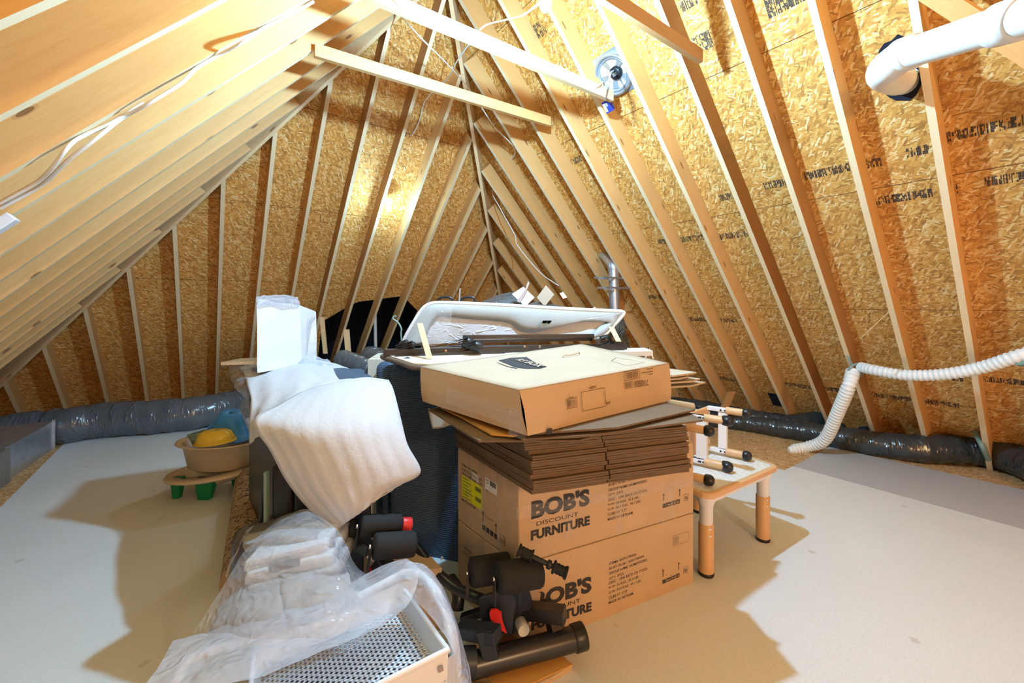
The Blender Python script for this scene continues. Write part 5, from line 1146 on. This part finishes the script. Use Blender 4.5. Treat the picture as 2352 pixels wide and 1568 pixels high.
def clipd(s0, dirn):
    # diagonal line a*ax + b*bx inside the La x Lb parallelogram
    pts = []
    for (a, b) in ((0, None), (La, None), (None, 0), (None, Lb)):
        if a is not None: b_ = (a-s0)*dirn; 
        else: b_ = b; a = s0+b/dirn
        if -1e-6 <= a <= La+1e-6 and -1e-6 <= b_ <= Lb+1e-6: pts.append((a, b_))
    if len(pts) >= 2:
        pts.sort(); return pts[0], pts[-1]
s = -Lb*1.2
while s < La+Lb*1.2:
    for dirn in (1, -1):
        r = clipd(s, dirn)
        if r and (abs(r[0][0]-r[1][0]) > .004): lat(bt[0]+ax*r[0][0]+bx*r[0][1], bt[0]+ax*r[1][0]+bx*r[1][1])
    s += st
o = mb.build('perforated_bottom', M['white_pl'], t)
mb = MB(); mb.face([p+nn*.0008 for p in (o4[0]+eb_n*.02+dep*.35-ea_n*.002, o4[0]+eb_n*.035+dep*.35-ea_n*.002, o4[0]+eb_n*.035+dep*.55-ea_n*.002, o4[0]+eb_n*.02+dep*.55-ea_n*.002)]); mb.build('slot', M['grey_txt'], t)
mb = MB(); P = [p+nn*.06 for p in bt]; mb.prism(P, nn*.05); tag(mb.build('dark_cushion', M['navy']), 'dark navy cushion under the perforated white tray', 'cushion')
t = thing('white_tube_frame', at(1060, 1560, 1.3), 'curved white tube frame around the perforated tray, inside the film', 'frame')
mb = MB(); mb.tube(spline(P3((925, 1318, 1.62), (958, 1318, 1.58), (990, 1345, 1.5), (1015, 1385, 1.42), (1035, 1440, 1.34), (1045, 1500, 1.3), (1050, 1600, 1.28)), 7), [.017]*43, 14); mb.build('tube', M['white_pl'], t)
mb = MB(); mb.tube(spline(P3((925, 1318, 1.62), (900, 1330, 1.62), (760, 1400, 1.5), (560, 1470, 1.42), (430, 1520, 1.36), (400, 1620, 1.3)), 7), .014, 14); mb.build('tube', M['white_pl'], t)
mb = MB(); mb.hexa([at(1000, 1530, 1.24), at(1044, 1500, 1.27), at(1048, 1500, 1.4), at(1010, 1530, 1.4)]+[at(1002, 1680, 1.24), at(1050, 1680, 1.27), at(1052, 1680, 1.4), at(1010, 1680, 1.4)]); mb.build('side_panel', M['white_pl'], t, bevel=.004)
g = [[(398, 1476, 1.50), (500, 1445, 1.52), (640, 1402, 1.56), (780, 1350, 1.62), (870, 1306, 1.66), (935, 1286, 1.66)],
     [(380, 1500, 1.42), (500, 1465, 1.42), (650, 1425, 1.46), (790, 1385, 1.50), (890, 1345, 1.54), (962, 1306, 1.58)],
     [(362, 1530, 1.36), (500, 1505, 1.34), (650, 1470, 1.37), (790, 1440, 1.40), (885, 1395, 1.46), (955, 1350, 1.52)],
     [(340, 1565, 1.30), (480, 1545, 1.27), (620, 1520, 1.29), (760, 1485, 1.32), (860, 1440, 1.38), (935, 1385, 1.46)],
     [(310, 1600, 1.26), (450, 1585, 1.22), (560, 1562, 1.24), (700, 1520, 1.27), (810, 1472, 1.31), (908, 1402, 1.42)]]
sheet('milky_cover', g, M['film_milky'], 'milky plastic cover over the perforated tray in the foreground', 'plastic cover', amp=.010, sc=6, seed=2, solid=0, dy=-.1)
g = [[(930, 1287, 1.66), (950, 1340, 1.55), (945, 1375, 1.5)], [(972, 1296, 1.62), (985, 1345, 1.48), (975, 1400, 1.42)], [(1005, 1330, 1.56), (1015, 1385, 1.42), (1008, 1440, 1.36)], [(1035, 1390, 1.50), (1042, 1440, 1.36), (1040, 1490, 1.28)], [(1058, 1450, 1.46), (1060, 1500, 1.33), (1055, 1550, 1.26)], [(1075, 1520, 1.43), (1076, 1550, 1.32), (1070, 1600, 1.25)], [(1090, 1600, 1.42), (1090, 1610, 1.32), (1085, 1650, 1.24)]]
sheet('milky_cover', g, M['film_milky'], 'milky plastic draped over the curved tube at the right of the tray', 'plastic cover', amp=.006, sc=10, seed=3, solid=0, dy=-.1)
# ---------------------------------------------------------------- exercise machine
t = thing('exercise_machine', at(1180, 1480, 1.8), 'black exercise machine with foam rollers and red trim', 'exercise machine')
def roller(a, b, r, red=None):
    p, q = at(*a), at(*b); d = (q-p).normalized(); mb = MB(); mb.rod(p, q, r, 28, .22); ro = mb.build('foam_roller', M['black_foam'], t)
    mb = MB(); e = p-d*.006; dn = (V((-.02, -.01, -1))-d*V((-.02, -.01, -1)).dot(d)).normalized(); w = dn.cross(d).normalized()
    mb.hexa([e-w*.013, e+w*.013, e+w*.022+dn*.10, e-w*.022+dn*.10]+[x-d*.005 for x in (e-w*.013, e+w*.013, e+w*.022+dn*.10, e-w*.022+dn*.10)]); mb.build('end_bracket', M['black_metal'], ro, bevel=.003)
    mb = MB(); mb.rod(e-d*.004, e-d*.012, .009, 12); mb.build('screw', M['chrome'], ro)
    if red: mb = MB(); mb.rod(q, at(*red), r*.62, 20, .1); mb.build('red_end', M['red'], ro)
    return ro
roller((828, 1208, 1.790), (922, 1203, 1.860), .046, (944, 1203, 1.880))
roller((858, 1255, 1.690), (953, 1248, 1.760), .050)
roller((803, 1212, 1.860), (822, 1211, 1.870), .040)
mb = MB(); mb.lathe([(.001, .001), (.016, 0)], at(803, 1214, 1.840), V((-1, -.3, 0)), 16); mb.build('red_disc', M['red'], t)
roller((1080, 1315, 1.82), (1170, 1300, 1.88), .060)
roller((1142, 1328, 1.70), (1242, 1312, 1.76), .060)
def beam(a, b, w, h, m, name='beam', bev=.004):
    p, q = at(*a), at(*b); d = (q-p).normalized(); s_ = d.cross(Z).normalized()*w; u_2 = s_.cross(d).normalized()*h
    mb = MB(); mb.hexa([p-s_-u_2, p+s_-u_2, p+s_+u_2, p-s_+u_2, q-s_-u_2, q+s_-u_2, q+s_+u_2, q-s_+u_2]); return mb.build(name, m, t, bevel=bev)
mb = MB(); mb.tube([at(1068, 1532, 1.66), at(1318, 1466, 1.80)], .047, 30); mb.build('base_tube', M['black_metal'], t)
mb = MB(); a, b = at(1315, 1467, 1.80), at(1343, 1458, 1.815); mb.rod(a, b, .053, 28, .12); mb.build('end_cap', M['black'], t)
mb = MB(); a, b = at(1062, 1520, 1.66), at(1092, 1518, 1.67); mb.tube([a, b], .052, 24); mb.build('tube_collar', M['navy_metal'], t)
beam((1268, 1412, 1.83), (1281, 1470, 1.79), .028, .028, M['black_metal'], 'upright'); beam((1202, 1400, 1.86), (1298, 1412, 1.79), .03, .028, M['black_metal'])
beam((1113, 1440, 1.68), (1128, 1505, 1.68), .03, .032, M['navy_metal'], 'upright'); beam((1056, 1442, 1.74), (1144, 1458, 1.66), .033, .024, M['navy_metal'])
mb = MB(); q = [at(1098, 1370, 1.78), at(1190, 1348, 1.78), at(1218, 1350, 1.9), at(1120, 1360, 1.98)]; lo_ = [at(1104, 1440, 1.78), at(1176, 1462, 1.76), at(1222, 1430, 1.92), at(1120, 1430, 2.0)]
mb.hexa(lo_+q); mb.build('housing', M['navy_metal'], t, bevel=.01)
mb = MB(); q = [at(1196, 1346, 1.76), at(1214, 1342, 1.8), at(1228, 1395, 1.84), at(1192, 1410, 1.78)]; mb.prism(q, V((-.06, .02, 0))); mb.build('side_plate', M['navy_metal'], t, bevel=.004)
mb = MB(); rp = Plane(at(1140, 1420, 1.755), V((1, .0, 0)), Z, .004); pts = [(1124, 1408), (1128, 1401), (1140, 1400), (1152, 1408), (1153, 1422), (1158, 1440), (1164, 1455), (1152, 1448), (1138, 1436), (1126, 1420)]
P = [at(u, v, 1.742) for u, v in pts]; mb.prism(P, V((0, .01, 0))); mb.build('red_trim', M['red'], t)
mb = MB(); mb.tube(spline(P3((958, 1256, 2.15), (985, 1292, 2.08), (1015, 1325, 2.0), (1050, 1352, 1.95), (1090, 1370, 1.9), (1120, 1382, 1.88)), 8), .024, 14); mb.build('curved_rail', M['black_metal'], t)
mb = MB(); mb.tube(spline(P3((1035, 1330, 2.05), (1052, 1360, 1.98), (1050, 1400, 1.95)), 6), .03, 12); mb.build('rear_post', M['black'], t)
beam((1060, 1420, 1.92), (1120, 1400, 1.9), .02, .015, M['black_metal'])
# handle with ribbed grips
p, q = at(1190, 1262, 1.74), at(1302, 1316, 1.70)
mb = MB(); mb.tube([p, q], .010, 12); mb.build('handle_bar', M['black_metal'], t)
for a, b in ((.0, .30), (.72, 1.0)):
    mb = ribbed([p.lerp(q, a), p.lerp(q, (a+b)/2), p.lerp(q, b)], lambda f: .021+.006*(abs(f-.0) < .12 or f > .88), .014, .10, 18); mb.build('hand_grip', M['black_foam'], t)
mb = MB(); mb.rod(p.lerp(q, .60), p.lerp(q, .68), .018, 16); mb.build('handle_collar', M['black'], t)
beam((1225, 1300, 1.8), (1244, 1345, 1.8), .012, .012, M['black'], 'handle_post')
beam((865, 1285, 1.73), (905, 1330, 1.72), .035, .03, M['black_metal'], 'roller_post'); beam((815, 1238, 1.86), (850, 1262, 1.83), .02, .03, M['black'], 'roller_post')
mb = MB(); mb.lathe([(.001, .002), (.022, 0)], at(849, 1310, 1.68), V((-1, -1, 0)), 16); mb.build('red_disc', M['red'], t)
mb = MB(); mb.lathe([(.001, 0), (.024, .0), (.024, .05)], at(1195, 1428, 1.76), V((.3, -1, 0)), 20); mb.build('roller_wheel', M['pvc'], t)
mb = MB(); mb.rod(at(1236, 1350, 1.8), at(1240, 1338, 1.8), .01, 10); mb.build('lock_pin', M['black'], t)
# paper note hanging on the machine
mb = MB(); q = [at(1213, 1352, 1.87), at(1242, 1362, 1.87), at(1238, 1400, 1.88), at(1222, 1398, 1.88)]; t2 = thing('instruction_card', q[0], 'cream instruction card hanging on the exercise machine', 'card'); mb.prism(q, V((0, .002, 0))); mb.build('card_sheet', M['card_pale'], t2)
mb = MB(); c_ = at(1236, 1390, 1.865); mb.tube([c_+V((.017*math.cos(g*.5), 0, .017*math.sin(g*.5))) for g in range(13)], .0012, 6); mb.build('printed_circle', M['ink'], t2)
# ---------------------------------------------------------------- flattened carton and foam scraps on the floor in front
t = thing('floor_carton', onz(1200, 1530, 0), 'low tan carton on the floor under the exercise machine', 'box')
zt = .055
top = [onz(1345, 1568-5, zt), onz(1314, 1528, zt), onz(1236, 1452, zt), onz(1150, 1448, zt), onz(1080, 1480, zt), onz(1000, 1600, zt), onz(1240, 1640, zt)]
top = [onz(1314, 1526, zt), onz(1262, 1470, zt), onz(1225, 1440, zt), onz(1080, 1480, zt), onz(960, 1560, zt), onz(1080, 1660, zt)]
mb = MB(); mb.prism([V((p.x, p.y, .002)) for p in top][::-1] if False else [V((p.x, p.y, .002)) for p in top], Z*(zt-.004)); mb.build('box_body', M['card'], t)
mb = MB(); mb.hexa([onz(1316, 1528, zt), onz(1262, 1490, zt), onz(1120, 1560, zt), onz(1160, 1600, zt)]+[p+Z*.006 for p in (onz(1316, 1528, zt), onz(1262, 1490, zt), onz(1120, 1560, zt), onz(1160, 1600, zt))]); mb.build('flap', M['card_orange'], t)
for i, (pts, hz) in enumerate((([(1310, 1530), (1345, 1560), (1370, 1600), (1200, 1640), (1190, 1590)], .03), ([(1095, 1540), (1140, 1545), (1150, 1600), (1080, 1610)], .075))):
    mb = MB(); P = [onz(u, v, 0) for u, v in pts]; z_ = 0.001 if i == 0 else .062
    P = [V((p.x, p.y, z_)) for p in ([onz(u, v, z_+hz) for u, v in pts])]; mb.prism(P, Z*(hz if i == 0 else .02)); tag(mb.build('foam_block', M['foam_wrap']), ['white foam slab beside the tan carton at the bottom edge', 'small white foam piece on the tan carton'][i], 'foam piece')
mb = MB(); mb.prism([onz(840, 1300, .30), onz(905, 1290, .30), onz(935, 1340, .30), onz(850, 1350, .30)], Z*.004)
P = [at(835, 1292, 2.1), at(960, 1262, 2.2), at(1015, 1345, 2.0), at(900, 1400, 1.95)]; zc = .25
P = [V((p.x, p.y, 0)) for p in P]; mb = MB(); mb.prism([p+Z*.002 for p in P], Z*.30); tag(mb.build('open_carton', M['card']), 'tan carton under the left foam rollers', 'box')
mb = MB(); mb.board(onz(1012, 1288, .002), onz(1060, 1272, .002), V((.02, .06, 0)), Z*.02); tag(mb.build('wood_strip', M['lum_pale']), 'pale wood strip on the floor behind the curved rail', 'wood piece')
